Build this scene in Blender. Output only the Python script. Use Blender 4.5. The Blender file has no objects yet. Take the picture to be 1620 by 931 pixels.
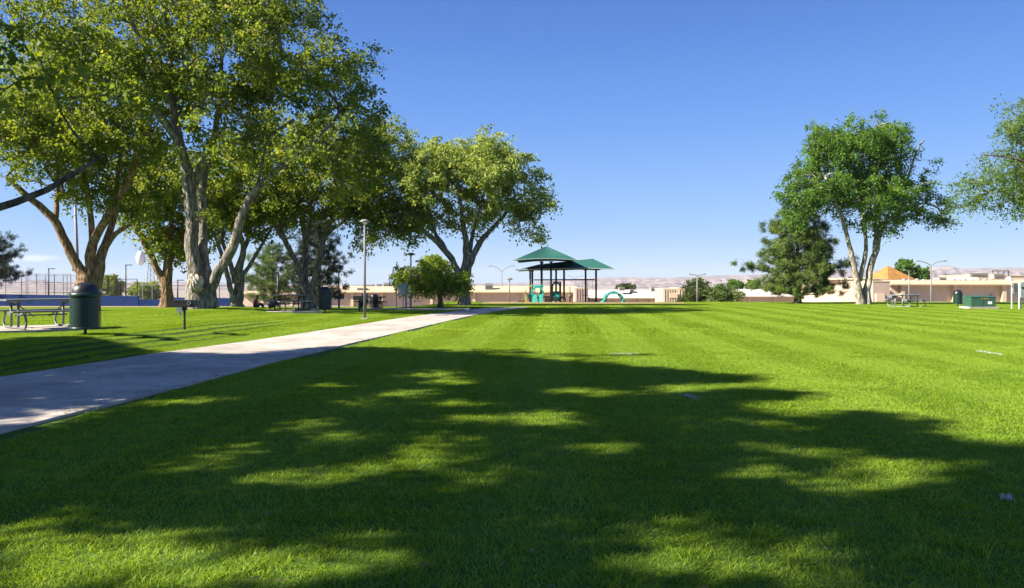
import bpy, bmesh, math, random
import numpy as np
from mathutils import Vector, Matrix, Euler
R = math.radians
rng = np.random.default_rng(7)
random.seed(7)
scene = bpy.context.scene
COL = scene.collection

# ------------------------------------------------------------------ camera
F = 1200.0; CX = 810.0; HY = 448.0; EYE = 1.5
cam = bpy.data.cameras.new('camera'); cam_o = bpy.data.objects.new('camera', cam); COL.objects.link(cam_o)
cam.sensor_width = 36; cam.lens = 36 * F / 1620; cam.shift_y = -17.5 / 1620
cam.clip_start = 0.1; cam.clip_end = 20000
cam_o.location = (0, 0, EYE); cam_o.rotation_euler = (R(90), 0, 0)
scene.camera = cam_o
# ------------------------------------------------------------------ light
SUN_EL = 36.0; SUN_AZ = -18.0     # sun stands to the left, a little behind the camera
w = bpy.data.worlds.new('World'); scene.world = w; w.use_nodes = True
nt = w.node_tree; nt.nodes.clear()
out = nt.nodes.new('ShaderNodeOutputWorld'); bg = nt.nodes.new('ShaderNodeBackground')
sky = nt.nodes.new('ShaderNodeTexSky'); sky.sky_type = 'NISHITA'; sky.sun_disc = False
sky.sun_elevation = R(SUN_EL); sky.sun_rotation = R(-(90 - SUN_AZ)); sky.altitude = 1300
sky.air_density = 1.0; sky.dust_density = 0.2; sky.ozone_density = 3.0
hs = nt.nodes.new('ShaderNodeHueSaturation'); hs.inputs['Saturation'].default_value = 1.12
nt.links.new(sky.outputs[0], hs.inputs['Color'])
# one small far cloud low in the west
tc = nt.nodes.new('ShaderNodeTexCoord')
mp = nt.nodes.new('ShaderNodeMapping'); mp.vector_type = 'POINT'
cx_, cz_ = (58 - CX) / F, (HY - 409) / F
sep = nt.nodes.new('ShaderNodeSeparateXYZ'); nt.links.new(tc.outputs['Generated'], sep.inputs[0])
def mth(op, a, b=None, clamp=False, tree=nt):
    n = tree.nodes.new('ShaderNodeMath'); n.operation = op; n.use_clamp = clamp
    for i, v in enumerate((a, b)):
        if v is None: continue
        if isinstance(v, (int, float)): n.inputs[i].default_value = v
        else: tree.links.new(v, n.inputs[i])
    return n.outputs[0]
ux = mth('DIVIDE', sep.outputs[0], sep.outputs[1]); uz = mth('DIVIDE', sep.outputs[2], sep.outputs[1])
dx = mth('DIVIDE', mth('SUBTRACT', ux, cx_), 0.048); dz = mth('DIVIDE', mth('SUBTRACT', uz, cz_), 0.0065)
rr = mth('ADD', mth('MULTIPLY', dx, dx), mth('MULTIPLY', dz, dz))
nz = nt.nodes.new('ShaderNodeTexNoise'); nz.inputs['Scale'].default_value = 60; nz.inputs['Detail'].default_value = 5
nt.links.new(tc.outputs['Generated'], nz.inputs['Vector'])
cm = mth('MULTIPLY', mth('SUBTRACT', mth('ADD', mth('SUBTRACT', 1.0, rr), mth('MULTIPLY', nz.outputs['Fac'], 1.6)), 0.95), 0.8, True)
front = mth('GREATER_THAN', sep.outputs[1], 0.0)
cm = mth('MULTIPLY', mth('MULTIPLY', cm, front), 0.75)
# clear dry air: pale blue at the horizon, deep blue above, the same all round
rp = nt.nodes.new('ShaderNodeValToRGB'); rp.color_ramp.interpolation = 'B_SPLINE'
e = rp.color_ramp.elements; e[0].position = 0.0; e[0].color = (.38, .53, .70, 1); e[1].position = 1.0; e[1].color = (.035, .085, .28, 1)
for p_, c_ in ((.06, (.27, .45, .74)), (.2, (.115, .29, .76)), (.36, (.056, .15, .49)), (.6, (.045, .11, .38))):
    q = e.new(p_); q.color = (*c_, 1)
nt.links.new(mth('ABSOLUTE', sep.outputs[2]), rp.inputs[0])
sc_ = nt.nodes.new('ShaderNodeVectorMath'); sc_.operation = 'SCALE'; sc_.inputs['Scale'].default_value = 6.6; nt.links.new(rp.outputs[0], sc_.inputs[0])
mz = nt.nodes.new('ShaderNodeMix'); mz.data_type = 'RGBA'; mz.inputs[0].default_value = 0.85
nt.links.new(hs.outputs[0], mz.inputs[6]); nt.links.new(sc_.outputs[0], mz.inputs[7])
mx = nt.nodes.new('ShaderNodeMix'); mx.data_type = 'RGBA'
nt.links.new(cm, mx.inputs[0]); nt.links.new(mz.outputs[2], mx.inputs[6]); mx.inputs[7].default_value = (6.5, 6.2, 6.6, 1)
nt.links.new(mx.outputs[2], bg.inputs['Color']); nt.links.new(bg.outputs[0], out.inputs[0])
bg.inputs['Strength'].default_value = 0.07
sl = bpy.data.lights.new('sun', 'SUN'); sl.energy = 5.0; sl.angle = R(0.53); sl.color = (1.0, 0.93, 0.80)
so = bpy.data.objects.new('sun', sl); COL.objects.link(so)
sd = Vector((math.cos(R(SUN_EL)) * math.cos(R(SUN_AZ)), -math.cos(R(SUN_EL)) * math.sin(R(SUN_AZ)), -math.sin(R(SUN_EL))))
so.rotation_euler = sd.to_track_quat('-Z', 'Y').to_euler(); so.location = (-30, 0, 40)
scene.view_settings.view_transform = 'Standard'; scene.view_settings.look = 'None'
scene.view_settings.exposure = 1.45; scene.view_settings.gamma = 1.0
try:
    scene.cycles.max_bounces = 6; scene.cycles.transparent_max_bounces = 6
    scene.cycles.use_fast_gi = False
except Exception: pass

# ------------------------------------------------------------------ terrain
def ss(t):
    t = min(1.0, max(0.0, t)); return t * t * (3 - 2 * t)
def gz(x, y):
    z = 0.0
    left = ss((-x - 7.6) / 2.6)
    z += 0.25 * left * ss((y - 9) / 7) * (1 - ss((y - 23) / 12))
    z += 0.32 * math.exp(-(((x + 14.8) / 4.2) ** 2 + ((y - 36) / 5.0) ** 2))
    wl = ss((-x - 15) / 6)
    if y > 42:                                     # fall towards the ball field
        z += wl * (-0.026 * (y - 42)) if y < 84 else wl * (-1.09)
    mid = ss((-x - 5.5) / 3) * (1 - ss((-x - 15) / 6))
    z -= mid * 0.45 * ss((y - 42) / 14)
    if y > 48: z -= (1 - wl) * min(.24, .24 * (y - 48) / 16)
    far = ss((y - 68) / 22)
    z += (1 - wl) * (-2.2) * far
    z += wl * (-1.3) * ss((y - 86) / 30)
    if y > 160: z -= 0.0
    z += 0.015 * math.sin(x * 0.5 + 1) * math.sin(y * 0.33)
    return z
def PP(px, py, D):
    return Vector(((px - CX) / F * D, D, EYE - (py - HY) / F * D))
def GP(px, D):
    x = (px - CX) / F * D
    return Vector((x, D, gz(x, D)))

# ------------------------------------------------------------------ materials
def lin(c):
    return tuple(((v / 12.92) if v <= 0.04045 else ((v + 0.055) / 1.055) ** 2.4) for v in c)
def mat(name, col, rough=0.7, metal=0.0, noise=0.0, nscale=8.0, bump=0.0, bscale=30.0, col2=None, spec=0.5, stretch=None, detail=4, lo=.32, hi=.68, bdist=.05):
    m = bpy.data.materials.new(name); m.use_nodes = True
    t = m.node_tree; b = t.nodes['Principled BSDF']
    b.inputs['Base Color'].default_value = (*col, 1); b.inputs['Roughness'].default_value = rough
    b.inputs['Metallic'].default_value = metal; b.inputs['Specular IOR Level'].default_value = spec
    vec = None
    if noise or bump or col2:
        tcn = t.nodes.new('ShaderNodeTexCoord'); vec = tcn.outputs['Object']
        if stretch:
            mpn = t.nodes.new('ShaderNodeMapping'); mpn.inputs['Scale'].default_value = stretch
            t.links.new(vec, mpn.inputs[0]); vec = mpn.outputs[0]
    if noise or col2:
        n = t.nodes.new('ShaderNodeTexNoise'); n.inputs['Scale'].default_value = nscale; n.inputs['Detail'].default_value = detail
        t.links.new(vec, n.inputs['Vector'])
        mr = t.nodes.new('ShaderNodeMapRange'); mr.inputs[1].default_value = lo; mr.inputs[2].default_value = hi
        t.links.new(n.outputs['Fac'], mr.inputs[0])
        mxn = t.nodes.new('ShaderNodeMix'); mxn.data_type = 'RGBA'
        c2 = col2 if col2 else tuple(min(1, c * (1 + noise)) for c in col)
        c1 = col if col2 else tuple(c * (1 - noise) for c in col)
        mxn.inputs[6].default_value = (*c1, 1); mxn.inputs[7].default_value = (*c2, 1)
        t.links.new(mr.outputs[0], mxn.inputs[0]); t.links.new(mxn.outputs[2], b.inputs['Base Color'])
    if bump:
        n2 = t.nodes.new('ShaderNodeTexNoise'); n2.inputs['Scale'].default_value = bscale; n2.inputs['Detail'].default_value = 6
        t.links.new(vec, n2.inputs['Vector'])
        bp = t.nodes.new('ShaderNodeBump'); bp.inputs['Strength'].default_value = bump; bp.inputs['Distance'].default_value = bdist
        t.links.new(n2.outputs['Fac'], bp.inputs['Height']); t.links.new(bp.outputs[0], b.inputs['Normal'])
    return m
def leaf_mat(name, cols, trans=0.5, nscale=0.75, rough=0.58):
    """cols: dark, mid, yellow; per-leaf random + soft patches"""
    m = bpy.data.materials.new(name); m.use_nodes = True
    t = m.node_tree; t.nodes.clear()
    o = t.nodes.new('ShaderNodeOutputMaterial')
    g = t.nodes.new('ShaderNodeNewGeometry'); tcn = t.nodes.new('ShaderNodeTexCoord')
    n = t.nodes.new('ShaderNodeTexNoise'); n.inputs['Scale'].default_value = nscale; n.inputs['Detail'].default_value = 3
    t.links.new(tcn.outputs['Object'], n.inputs['Vector'])
    v = mth('ADD', mth('MULTIPLY', g.outputs['Random Per Island'], 0.24, tree=t),
            mth('MULTIPLY', mth('SUBTRACT', n.outputs['Fac'], 0.26, tree=t), 1.35, tree=t), True, tree=t)
    cr = t.nodes.new('ShaderNodeValToRGB'); e = cr.color_ramp.elements
    e[0].position = 0.15; e[0].color = (*cols[0], 1); e[1].position = 0.95; e[1].color = (*cols[2], 1)
    e2 = e.new(0.55); e2.color = (*cols[1], 1)
    t.links.new(v, cr.inputs[0])
    pb = t.nodes.new('ShaderNodeBsdfPrincipled'); pb.inputs['Roughness'].default_value = rough; pb.inputs['Specular IOR Level'].default_value = 0.4
    t.links.new(cr.outputs[0], pb.inputs['Base Color'])
    tr = t.nodes.new('ShaderNodeBsdfTranslucent')
    mm = t.nodes.new('ShaderNodeMix'); mm.data_type = 'RGBA'; mm.blend_type = 'MULTIPLY'; mm.inputs[0].default_value = 1
    t.links.new(cr.outputs[0], mm.inputs[6]); mm.inputs[7].default_value = (1.5, 1.35, 0.6, 1)
    t.links.new(mm.outputs[2], tr.inputs[0])
    ms = t.nodes.new('ShaderNodeMixShader'); ms.inputs[0].default_value = trans
    t.links.new(pb.outputs[0], ms.inputs[1]); t.links.new(tr.outputs[0], ms.inputs[2]); t.links.new(ms.outputs[0], o.inputs[0])
    return m
M = {}
M['leaf_cotton'] = leaf_mat('cottonwood_leaf', [(.06, .11, .015), (.20, .265, .03), (.52, .50, .08)])
M['leaf_yellow'] = leaf_mat('cottonwood_leaf_yellowing', [(.07, .12, .014), (.22, .30, .03), (.62, .54, .07)])
M['leaf_pale'] = leaf_mat('pale_cottonwood_leaf', [(.10, .16, .035), (.30, .38, .10), (.60, .62, .24)])
M['leaf_dark'] = leaf_mat('ash_leaf', [(.04, .095, .014), (.12, .24, .025), (.30, .44, .04)])
M['leaf_mulb'] = leaf_mat('mulberry_leaf', [(.14, .22, .03), (.28, .38, .05), (.48, .54, .09)], nscale=1.0)
M['leaf_locust'] = leaf_mat('locust_leaf', [(.06, .12, .025), (.15, .25, .045), (.36, .42, .08)])
M['needle'] = leaf_mat('pine_needle', [(.04, .08, .02), (.13, .20, .035), (.34, .40, .08)], trans=0.15, nscale=0.7)
M['needle_dark'] = leaf_mat('dark_pine_needle', [(.015, .03, .015), (.03, .05, .02), (.06, .08, .03)], trans=0.1, nscale=0.7)
M['shrub'] = leaf_mat('shrub_leaf', [(.03, .06, .015), (.08, .12, .025), (.18, .22, .04)], trans=0.25, nscale=1.0)
def bark(name, c1, c2):
    return mat(name, c1, 0.92, col2=c2, nscale=9.0, bump=1.0, bscale=11.0, spec=0.15, stretch=(1, 1, 0.25), detail=9, lo=.40, hi=.60, bdist=.12)
M['bark'] = bark('grey_bark', (.10, .088, .07), (.30, .265, .22))
M['bark_red'] = bark('reddish_bark', (.13, .075, .045), (.38, .24, .14))
M['bark_pale'] = bark('pale_bark', (.20, .17, .13), (.50, .43, .34))
M['bark_dark'] = bark('dark_bark', (.07, .055, .042), (.20, .16, .12))
M['burl'] = bark('burl_bark', (.24, .20, .15), (.56, .50, .40))
M['concrete'] = mat('concrete', (.42, .36, .30), 0.85, col2=(.58, .51, .445), nscale=2.6, bump=0.3, bscale=90, detail=9)
t = M['concrete'].node_tree; b = t.nodes['Principled BSDF']; old = b.inputs['Base Color'].links[0].from_socket
g = t.nodes.new('ShaderNodeNewGeometry'); n = t.nodes.new('ShaderNodeTexNoise'); n.inputs['Scale'].default_value = .55; n.inputs['Detail'].default_value = 7; n.inputs['Distortion'].default_value = .8; t.links.new(g.outputs['Position'], n.inputs['Vector'])
k_ = mth('ADD', mth('MULTIPLY', mth('SUBTRACT', n.outputs['Fac'], .40, True, tree=t), 1.6, True, tree=t), .76, True, tree=t)
sv = t.nodes.new('ShaderNodeVectorMath'); sv.operation = 'SCALE'; t.links.new(old, sv.inputs[0]); t.links.new(k_, sv.inputs['Scale']); t.links.new(sv.outputs[0], b.inputs['Base Color'])
M['edge'] = mat('soil_edge', (.05, .04, .028), 0.95, noise=.3, nscale=9, bump=.5)
M['dirt'] = mat('tan_dirt', (.42, .30, .19), 0.95, noise=.15, nscale=3, bump=.4)
M['asphalt'] = mat('asphalt', (.06, .06, .06), 0.9, noise=.2)
M['blue'] = mat('blue_painted_wall', (.006, .03, .125), 0.8, spec=.2, noise=.1, nscale=1.0)
M['can_green'] = mat('dark_green_coated_steel', (.012, .032, .027), 0.35, noise=.15)
M['mesh_green'] = mat('green_coated_mesh', (.024, .062, .052), 0.35, noise=.2, nscale=6)
M['black'] = mat('black_plastic', (.018, .018, .022), 0.35, noise=.2, nscale=5)
M['black_steel'] = mat('black_steel', (.012, .012, .013), 0.55, noise=.2)
M['steel'] = mat('galvanised_steel', (.32, .32, .33), 0.5, 0.3, noise=.15, nscale=12)
M['grey_paint'] = mat('grey_painted_steel', (.15, .15, .16), 0.5, noise=.12, nscale=6)
M['lamp_grey'] = mat('lamp_pole_grey', (.20, .185, .175), 0.55, noise=.15, nscale=3)
M['lamp_dark'] = mat('dark_bronze_paint', (.03, .025, .022), 0.5, noise=.15)
M['lamp_lens'] = mat('frosted_lamp_lens', (.7, .72, .72), 0.3)
M['stucco'] = mat('peach_stucco', (.56, .45, .325), 0.9, noise=.06, nscale=1.2, bump=.2)
M['stucco_brown'] = mat('brown_stucco', (.42, .32, .26), 0.9, noise=.06, nscale=1.2, bump=.2)
M['cream'] = mat('cream_roof_coating', (.56, .43, .26), 0.8, noise=.06, nscale=.6, bump=.1)
M['cream_wall'] = mat('cream_wall_paint', (.60, .48, .32), 0.85, noise=.04, nscale=.6)
M['white_roof'] = mat('white_roof_coating', (.64, .585, .48), 0.8, noise=.05, nscale=.6)
M['orange_tile'] = mat('orange_roof_tile', (.36, .165, .035), 0.8, noise=.2, nscale=1.2, bump=.4, bscale=4)
M['brown_roof'] = mat('brown_shingle', (.17, .12, .10), 0.9, noise=.2, nscale=2)
M['metal_unit'] = mat('rooftop_unit_metal', (.32, .31, .29), 0.6, 0.1, noise=.12, nscale=2)
M['louver'] = mat('louver_dark_grey', (.12, .11, .10), 0.7, noise=.2)  # plain dark grey for louvers, ducts, curbs and small fittings
M['canopy'] = mat('green_shade_fabric', (.009, .082, .064), 0.75, noise=.08, nscale=.8, bump=.1)
M['canopy_trim'] = mat('canopy_hem', (.25, .30, .28), 0.6)
M['teal'] = mat('turquoise_plastic', (.045, .42, .36), 0.4, noise=.08)
M['teal_dark'] = mat('dark_teal_plastic', (.01, .10, .09), 0.45, noise=.1)
M['yellow'] = mat('yellow_painted_rail', (.70, .45, .08), 0.45)
M['tan_plastic'] = mat('tan_plastic', (.50, .36, .18), 0.5)
M['red_plastic'] = mat('red_plastic', (.45, .05, .04), 0.45)
M['brown_plastic'] = mat('brown_plastic', (.12, .07, .055), 0.5)
M['mulch'] = mat('playground_mulch', (.36, .22, .13), 0.95, noise=.3, nscale=6, bump=.6)
M['green_box'] = mat('utility_green_paint', (.035, .10, .06), 0.45, noise=.1, nscale=4)
M['white'] = mat('white_paint', (.78, .78, .76), 0.5, noise=.05)
M['orange'] = mat('orange_sticker', (.75, .28, .04), 0.5)
M['grey_box'] = mat('grey_cabinet', (.33, .36, .36), 0.45, .1, noise=.08)
M['skin'] = mat('skin', (.30, .16, .10), 0.55)
M['skin_dark'] = mat('tanned_skin', (.16, .08, .05), 0.55)
M['red_cloth'] = mat('red_cotton', (.55, .02, .035), 0.85, noise=.1, bump=.2)
M['pink_cloth'] = mat('pale_pink_cotton', (.55, .38, .36), 0.85, noise=.08)
M['navy'] = mat('navy_cloth', (.02, .025, .05), 0.85, noise=.15)
M['hair'] = mat('dark_hair', (.018, .012, .01), 0.6)
M['paint_line'] = mat('field_paint', (.50, .52, .46), 0.9, noise=.2)

# ------------------------------------------------------------------ mesh builder
class MB:
    def __init__(s): s.v = []; s.f = []
    def add(s, vs, fs):
        o = len(s.v); s.v.extend([tuple(v) for v in vs]); s.f.extend([tuple(i + o for i in f) for f in fs]); return s
    def box(s, c, size, rz=0.0, taper=1.0, rot=None):
        hx, hy, hz = size[0] / 2, size[1] / 2, size[2] / 2
        m = rot if rot is not None else Matrix.Rotation(rz, 3, 'Z')
        vs = []
        for k, z in enumerate((-hz, hz)):
            q = 1.0 if k == 0 else taper
            for x, y in ((-hx, -hy), (hx, -hy), (hx, hy), (-hx, hy)):
                vs.append(m @ Vector((x * q, y * q, z)) + Vector(c))
        return s.add(vs, [(0, 3, 2, 1), (4, 5, 6, 7), (0, 1, 5, 4), (1, 2, 6, 5), (2, 3, 7, 6), (3, 0, 4, 7)])
    def tube(s, pts, rad, n=8, caps=True, flat=None):
        pts = [Vector(p) for p in pts]
        if not hasattr(rad, '__len__'): rad = [rad] * len(pts)
        vs = []; fs = []; up = None
        for i, p in enumerate(pts):
            d = (pts[min(i + 1, len(pts) - 1)] - pts[max(i - 1, 0)]).normalized()
            if up is None:
                up = d.orthogonal().normalized()
                if abs(d.z) > .99: up = Vector((1, 0, 0))
            up = (up - d * up.dot(d)).normalized(); sd_ = d.cross(up)
            for k in range(n):
                a = 2 * math.pi * k / n
                vs.append(p + (up * math.cos(a) + sd_ * math.sin(a)) * rad[i])
        for i in range(len(pts) - 1):
            for k in range(n):
                a, b = i * n + k, i * n + (k + 1) % n
                fs.append((a, b, b + n, a + n))
        if caps:
            fs.append(tuple(range(n))[::-1]); fs.append(tuple(range((len(pts) - 1) * n, len(pts) * n)))
        return s.add(vs, fs)
    def lathe(s, prof, n=24, c=(0, 0, 0), a0=0.0, a1=2 * math.pi):
        full = abs(a1 - a0 - 2 * math.pi) < 1e-6; m = n if full else n + 1
        vs = []; fs = []
        for r, z in prof:
            for k in range(m):
                a = a0 + (a1 - a0) * k / n
                vs.append((c[0] + r * math.cos(a), c[1] + r * math.sin(a), c[2] + z))
        for i in range(len(prof) - 1):
            for k in range(n):
                b = (k + 1) % m if full else k + 1
                fs.append((i * m + k, i * m + b, (i + 1) * m + b, (i + 1) * m + k))
        return s.add(vs, fs)
    def build(s, name, m, parent=None, smooth=False, bevel=0.0):
        me = bpy.data.meshes.new(name); me.from_pydata([tuple(v) for v in s.v], [], s.f); me.update()
        me.materials.append(m)
        if smooth: me.polygons.foreach_set('use_smooth', [True] * len(me.polygons))
        o = bpy.data.objects.new(name, me); COL.objects.link(o)
        if parent: o.parent = parent
        if bevel:
            b = o.modifiers.new('bevel', 'BEVEL'); b.width = bevel; b.segments = 2; b.limit_method = 'ANGLE'
        return o
def tag(o, label=None, cat=None, group=None, kind=None):
    if label: o['label'] = label
    if cat: o['category'] = cat
    if group: o['group'] = group
    if kind: o['kind'] = kind
    return o
def thing(name, loc, rz=0.0, label=None, cat=None, group=None):
    o = bpy.data.objects.new(name, None); o.empty_display_size = .2; COL.objects.link(o)
    o.location = loc; o.rotation_euler = (0, 0, rz)
    return tag(o, label, cat, group)
def copy_tree(o, parent=None):
    c = o.copy(); COL.objects.link(c)
    if parent: c.parent = parent
    for ch in list(o.children): copy_tree(ch, c)
    return c
def np_mesh(name, V, quads, m, parent=None, smooth=False, tri=False):
    k = 3 if tri else 4
    me = bpy.data.meshes.new(name)
    V = np.asarray(V, dtype=np.float32); Q = np.asarray(quads, dtype=np.int32).reshape(-1, k)
    me.vertices.add(len(V)); me.vertices.foreach_set('co', V.ravel())
    me.loops.add(Q.size); me.loops.foreach_set('vertex_index', Q.ravel())
    me.polygons.add(len(Q)); me.polygons.foreach_set('loop_start', np.arange(0, Q.size, k, dtype=np.int32))
    try: me.polygons.foreach_set('loop_total', np.full(len(Q), k, dtype=np.int32))
    except Exception: pass
    me.update(calc_edges=True); me.validate()
    me.materials.append(m)
    if smooth: me.polygons.foreach_set('use_smooth', [True] * len(Q))
    o = bpy.data.objects.new(name, me); COL.objects.link(o)
    if parent: o.parent = parent
    return o

# ------------------------------------------------------------------ ground
def axis(vals):
    a = []
    for lo, hi, st in vals: a += list(np.arange(lo, hi, st))
    a.append(vals[-1][1]); return a
xs = axis([(-6000, -1000, 1000), (-1000, -200, 100), (-200, -60, 14), (-60, -24, 3), (-24, 8, .8), (8, 60, 4), (60, 200, 14), (200, 1000, 100), (1000, 6000, 1000)])
ys = axis([(-300, -20, 40), (-20, 0, 4), (0, 72, .8), (72, 130, 3), (130, 300, 17), (300, 1000, 100), (1000, 7000, 1000)])
V = [(x, y, gz(x, y) - (0.0 if y < 200 else min(18, (y - 200) * .02))) for y in ys for x in xs]
nx = len(xs)
Q = [(j * nx + i, j * nx + i + 1, (j + 1) * nx + i + 1, (j + 1) * nx + i) for j in range(len(ys) - 1) for i in range(nx - 1)]
gm = bpy.data.materials.new('ground_soil'); gm.use_nodes = True
t = gm.node_tree; b = t.nodes['Principled BSDF']; b.inputs['Roughness'].default_value = .95; b.inputs['Specular IOR Level'].default_value = .1
g = t.nodes.new('ShaderNodeNewGeometry'); sp = t.nodes.new('ShaderNodeSeparateXYZ'); t.links.new(g.outputs['Position'], sp.inputs[0])
n1 = t.nodes.new('ShaderNodeTexNoise'); n1.inputs['Scale'].default_value = 3.0; n1.inputs['Detail'].default_value = 8
t.links.new(g.outputs['Position'], n1.inputs['Vector'])
ca = t.nodes.new('ShaderNodeMix'); ca.data_type = 'RGBA'; ca.inputs[6].default_value = (.055, .10, .014, 1); ca.inputs[7].default_value = (.10, .17, .025, 1)
t.links.new(n1.outputs['Fac'], ca.inputs[0])
n2 = t.nodes.new('ShaderNodeTexNoise'); n2.inputs['Scale'].default_value = .004; n2.inputs['Detail'].default_value = 8
t.links.new(g.outputs['Position'], n2.inputs['Vector'])
cb = t.nodes.new('ShaderNodeMix'); cb.data_type = 'RGBA'; cb.inputs[6].default_value = (.26, .20, .16, 1); cb.inputs[7].default_value = (.40, .33, .28, 1)
t.links.new(n2.outputs['Fac'], cb.inputs[0])
far = mth('GREATER_THAN', sp.outputs[1], 70.0, tree=t)
cc = t.nodes.new('ShaderNodeMix'); cc.data_type = 'RGBA'; t.links.new(far, cc.inputs[0]); t.links.new(ca.outputs[2], cc.inputs[6]); t.links.new(cb.outputs[2], cc.inputs[7])
t.links.new(cc.outputs[2], b.inputs['Base Color'])
tag(np_mesh('ground', V, Q, gm, smooth=True), kind='structure')

# ---- path: left and right edge in world coordinates (X at given Y)
PL = [(-9.6, 3), (-8.6, 8), (-7.95, 11.8), (-7.4, 15.8), (-6.6, 19.4), (-5.9, 24.3), (-4.6, 31.6), (-3.5, 37), (-2.3, 42), (-.9, 46.5)]
PR = [(-5.6, 3), (-5.1, 7.6), (-4.67, 11), (-4.4, 14), (-3.9, 18.6), (-3.3, 23.4), (-1.95, 33.3), (-1.3, 37.5), (-.2, 42), (1.0, 45.5)]
def ipol(tbl, y):
    yy = [p[1] for p in tbl]; xx = [p[0] for p in tbl]
    return float(np.interp(y, yy, xx))
path = thing('path', (0, 0, 0)); tag(path, kind='structure')
y = 3.0
def slab(pts, z0, parent, m, name='slab', th=.12):
    me = MB(); n = len(pts)
    top = [(p[0], p[1], gz(p[0], p[1]) + z0) for p in pts]; bot = [(a, b_, c - th) for a, b_, c in top]
    me.add(top + bot, [tuple(range(n))] + [(i, i + n, (i + 1) % n + n, (i + 1) % n) for i in range(n)])
    return me.build(name, m, parent)
while y < 46:
    L = 3.0; y2 = min(y + L, 46.0); g_ = .012
    ly = [y + g_ + (y2 - y - 2 * g_) * k / 3 for k in range(4)]
    pts = [(ipol(PR, q), q) for q in ly] + [(ipol(PL, q), q) for q in reversed(ly)]
    slab(pts, .035, path, M['concrete'])
    y = y2
# cross walk branch running to the left behind the tables
bpth = thing('side_path', (0, 0, 0)); tag(bpth, kind='structure')
for k in range(7):
    x0 = -2.4 - k * 1.9; x1 = x0 - 1.885
    slab([(x1, 42.3 + .1 * k), (x0, 42.2 + .1 * (k - 1)), (x0, 43.9 + .1 * (k - 1)), (x1, 44.0 + .1 * k)], .045, bpth, M['concrete'])
# soil edging beside the path
eb = MB()
yy = np.arange(3, 44, .8)
for s_, tb in ((-1, PL),):
    for a, b_ in zip(yy[:-1], yy[1:]):
        o1, o2 = .0, .06
        p = [(ipol(tb, a) + s_ * o1, a), (ipol(tb, b_) + s_ * o1, b_), (ipol(tb, b_) + s_ * o2, b_), (ipol(tb, a) + s_ * o2, a)]
        eb.add([(q[0], q[1], gz(*q) + .008) for q in p], [(0, 1, 2, 3)] if s_ < 0 else [(3, 2, 1, 0)])
tag(eb.build('soil_edge', M['edge']), kind='structure')
# concrete pads and bare dirt
pad = MB()
def pad_box(c, sx, sy, rz, name, m=M['concrete'], z=.05):
    mb = MB(); mt = Matrix.Rotation(rz, 3, 'Z'); pts = []
    for x, y_ in ((-sx, -sy), (sx, -sy), (sx, sy), (-sx, sy)):
        q = mt @ Vector((x / 2, y_ / 2, 0)); pts.append((c[0] + q.x, c[1] + q.y))
    zz = max(gz(*p) for p in pts) + z
    mb.add([(p[0], p[1], zz) for p in pts] + [(p[0], p[1], zz - .5) for p in pts], [(0, 1, 2, 3), (0, 4, 5, 1), (1, 5, 6, 2), (2, 6, 7, 3), (3, 7, 4, 0)])
    tag(mb.build(name, m), kind='structure'); return zz
# ------------------------------------------------------------------ grass
def blade_patch(name, n, size, h, wd, lean, m):
    a = rng.random((n, 2)) * size - size / 2
    hh = h * (.55 + .75 * rng.random(n)); th = rng.random(n) * 2 * np.pi
    ln = rng.normal(0, .75, (n, 2)) + np.array([0.0, lean])
    wv = np.stack([np.cos(th), np.sin(th)], 1) * (wd * (.6 + .6 * rng.random(n)))[:, None] / 2
    base = np.concatenate([a, np.zeros((n, 1))], 1)
    mid = base + np.concatenate([ln * (hh * .35)[:, None], (hh * .6)[:, None]], 1)
    tip = base + np.concatenate([ln * (hh * 1.05)[:, None], (hh * .95)[:, None]], 1)
    w3 = np.concatenate([wv, np.zeros((n, 1))], 1)
    V = np.stack([base - w3, base + w3, mid + w3 * .8, mid - w3 * .8, tip], 1).reshape(-1, 3)
    i = np.arange(n) * 5
    T = np.concatenate([np.stack([i, i + 1, i + 2], 1), np.stack([i, i + 2, i + 3], 1), np.stack([i + 3, i + 2, i + 4], 1)], 0)
    o = np_mesh(name, V, T, m, tri=True)
    COL.objects.unlink(o); return o
gmat = bpy.data.materials.new('grass_blade'); gmat.use_nodes = True
t = gmat.node_tree; t.nodes.clear()
o_ = t.nodes.new('ShaderNodeOutputMaterial'); g = t.nodes.new('ShaderNodeNewGeometry')
nA = t.nodes.new('ShaderNodeTexNoise'); nA.inputs['Scale'].default_value = .55; nA.inputs['Detail'].default_value = 5; t.links.new(g.outputs['Position'], nA.inputs['Vector'])
nB = t.nodes.new('ShaderNodeTexNoise'); nB.inputs['Scale'].default_value = 7; nB.inputs['Detail'].default_value = 3; t.links.new(g.outputs['Position'], nB.inputs['Vector'])
v_ = mth('ADD', mth('MULTIPLY', g.outputs['Random Per Island'], .45, tree=t), mth('ADD', mth('MULTIPLY', mth('SUBTRACT', nA.outputs['Fac'], .1, tree=t), .36, tree=t), mth('MULTIPLY', mth('SUBTRACT', nB.outputs['Fac'], .3, tree=t), .4, tree=t), tree=t), True, tree=t)
cr = t.nodes.new('ShaderNodeValToRGB'); e = cr.color_ramp.elements
e[0].position = .1; e[0].color = (.085, .19, .010, 1); e[1].position = 1.0; e[1].color = (.52, .60, .085, 1); q_ = e.new(.55); q_.color = (.28, .40, .034, 1)
t.links.new(v_, cr.inputs[0])
pb = t.nodes.new('ShaderNodeBsdfPrincipled'); pb.inputs['Roughness'].default_value = .55; pb.inputs['Specular IOR Level'].default_value = .2; t.links.new(cr.outputs[0], pb.inputs['Base Color'])
tr = t.nodes.new('ShaderNodeBsdfTranslucent'); mm = t.nodes.new('ShaderNodeMix'); mm.data_type = 'RGBA'; mm.blend_type = 'MULTIPLY'; mm.inputs[0].default_value = 1
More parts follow.
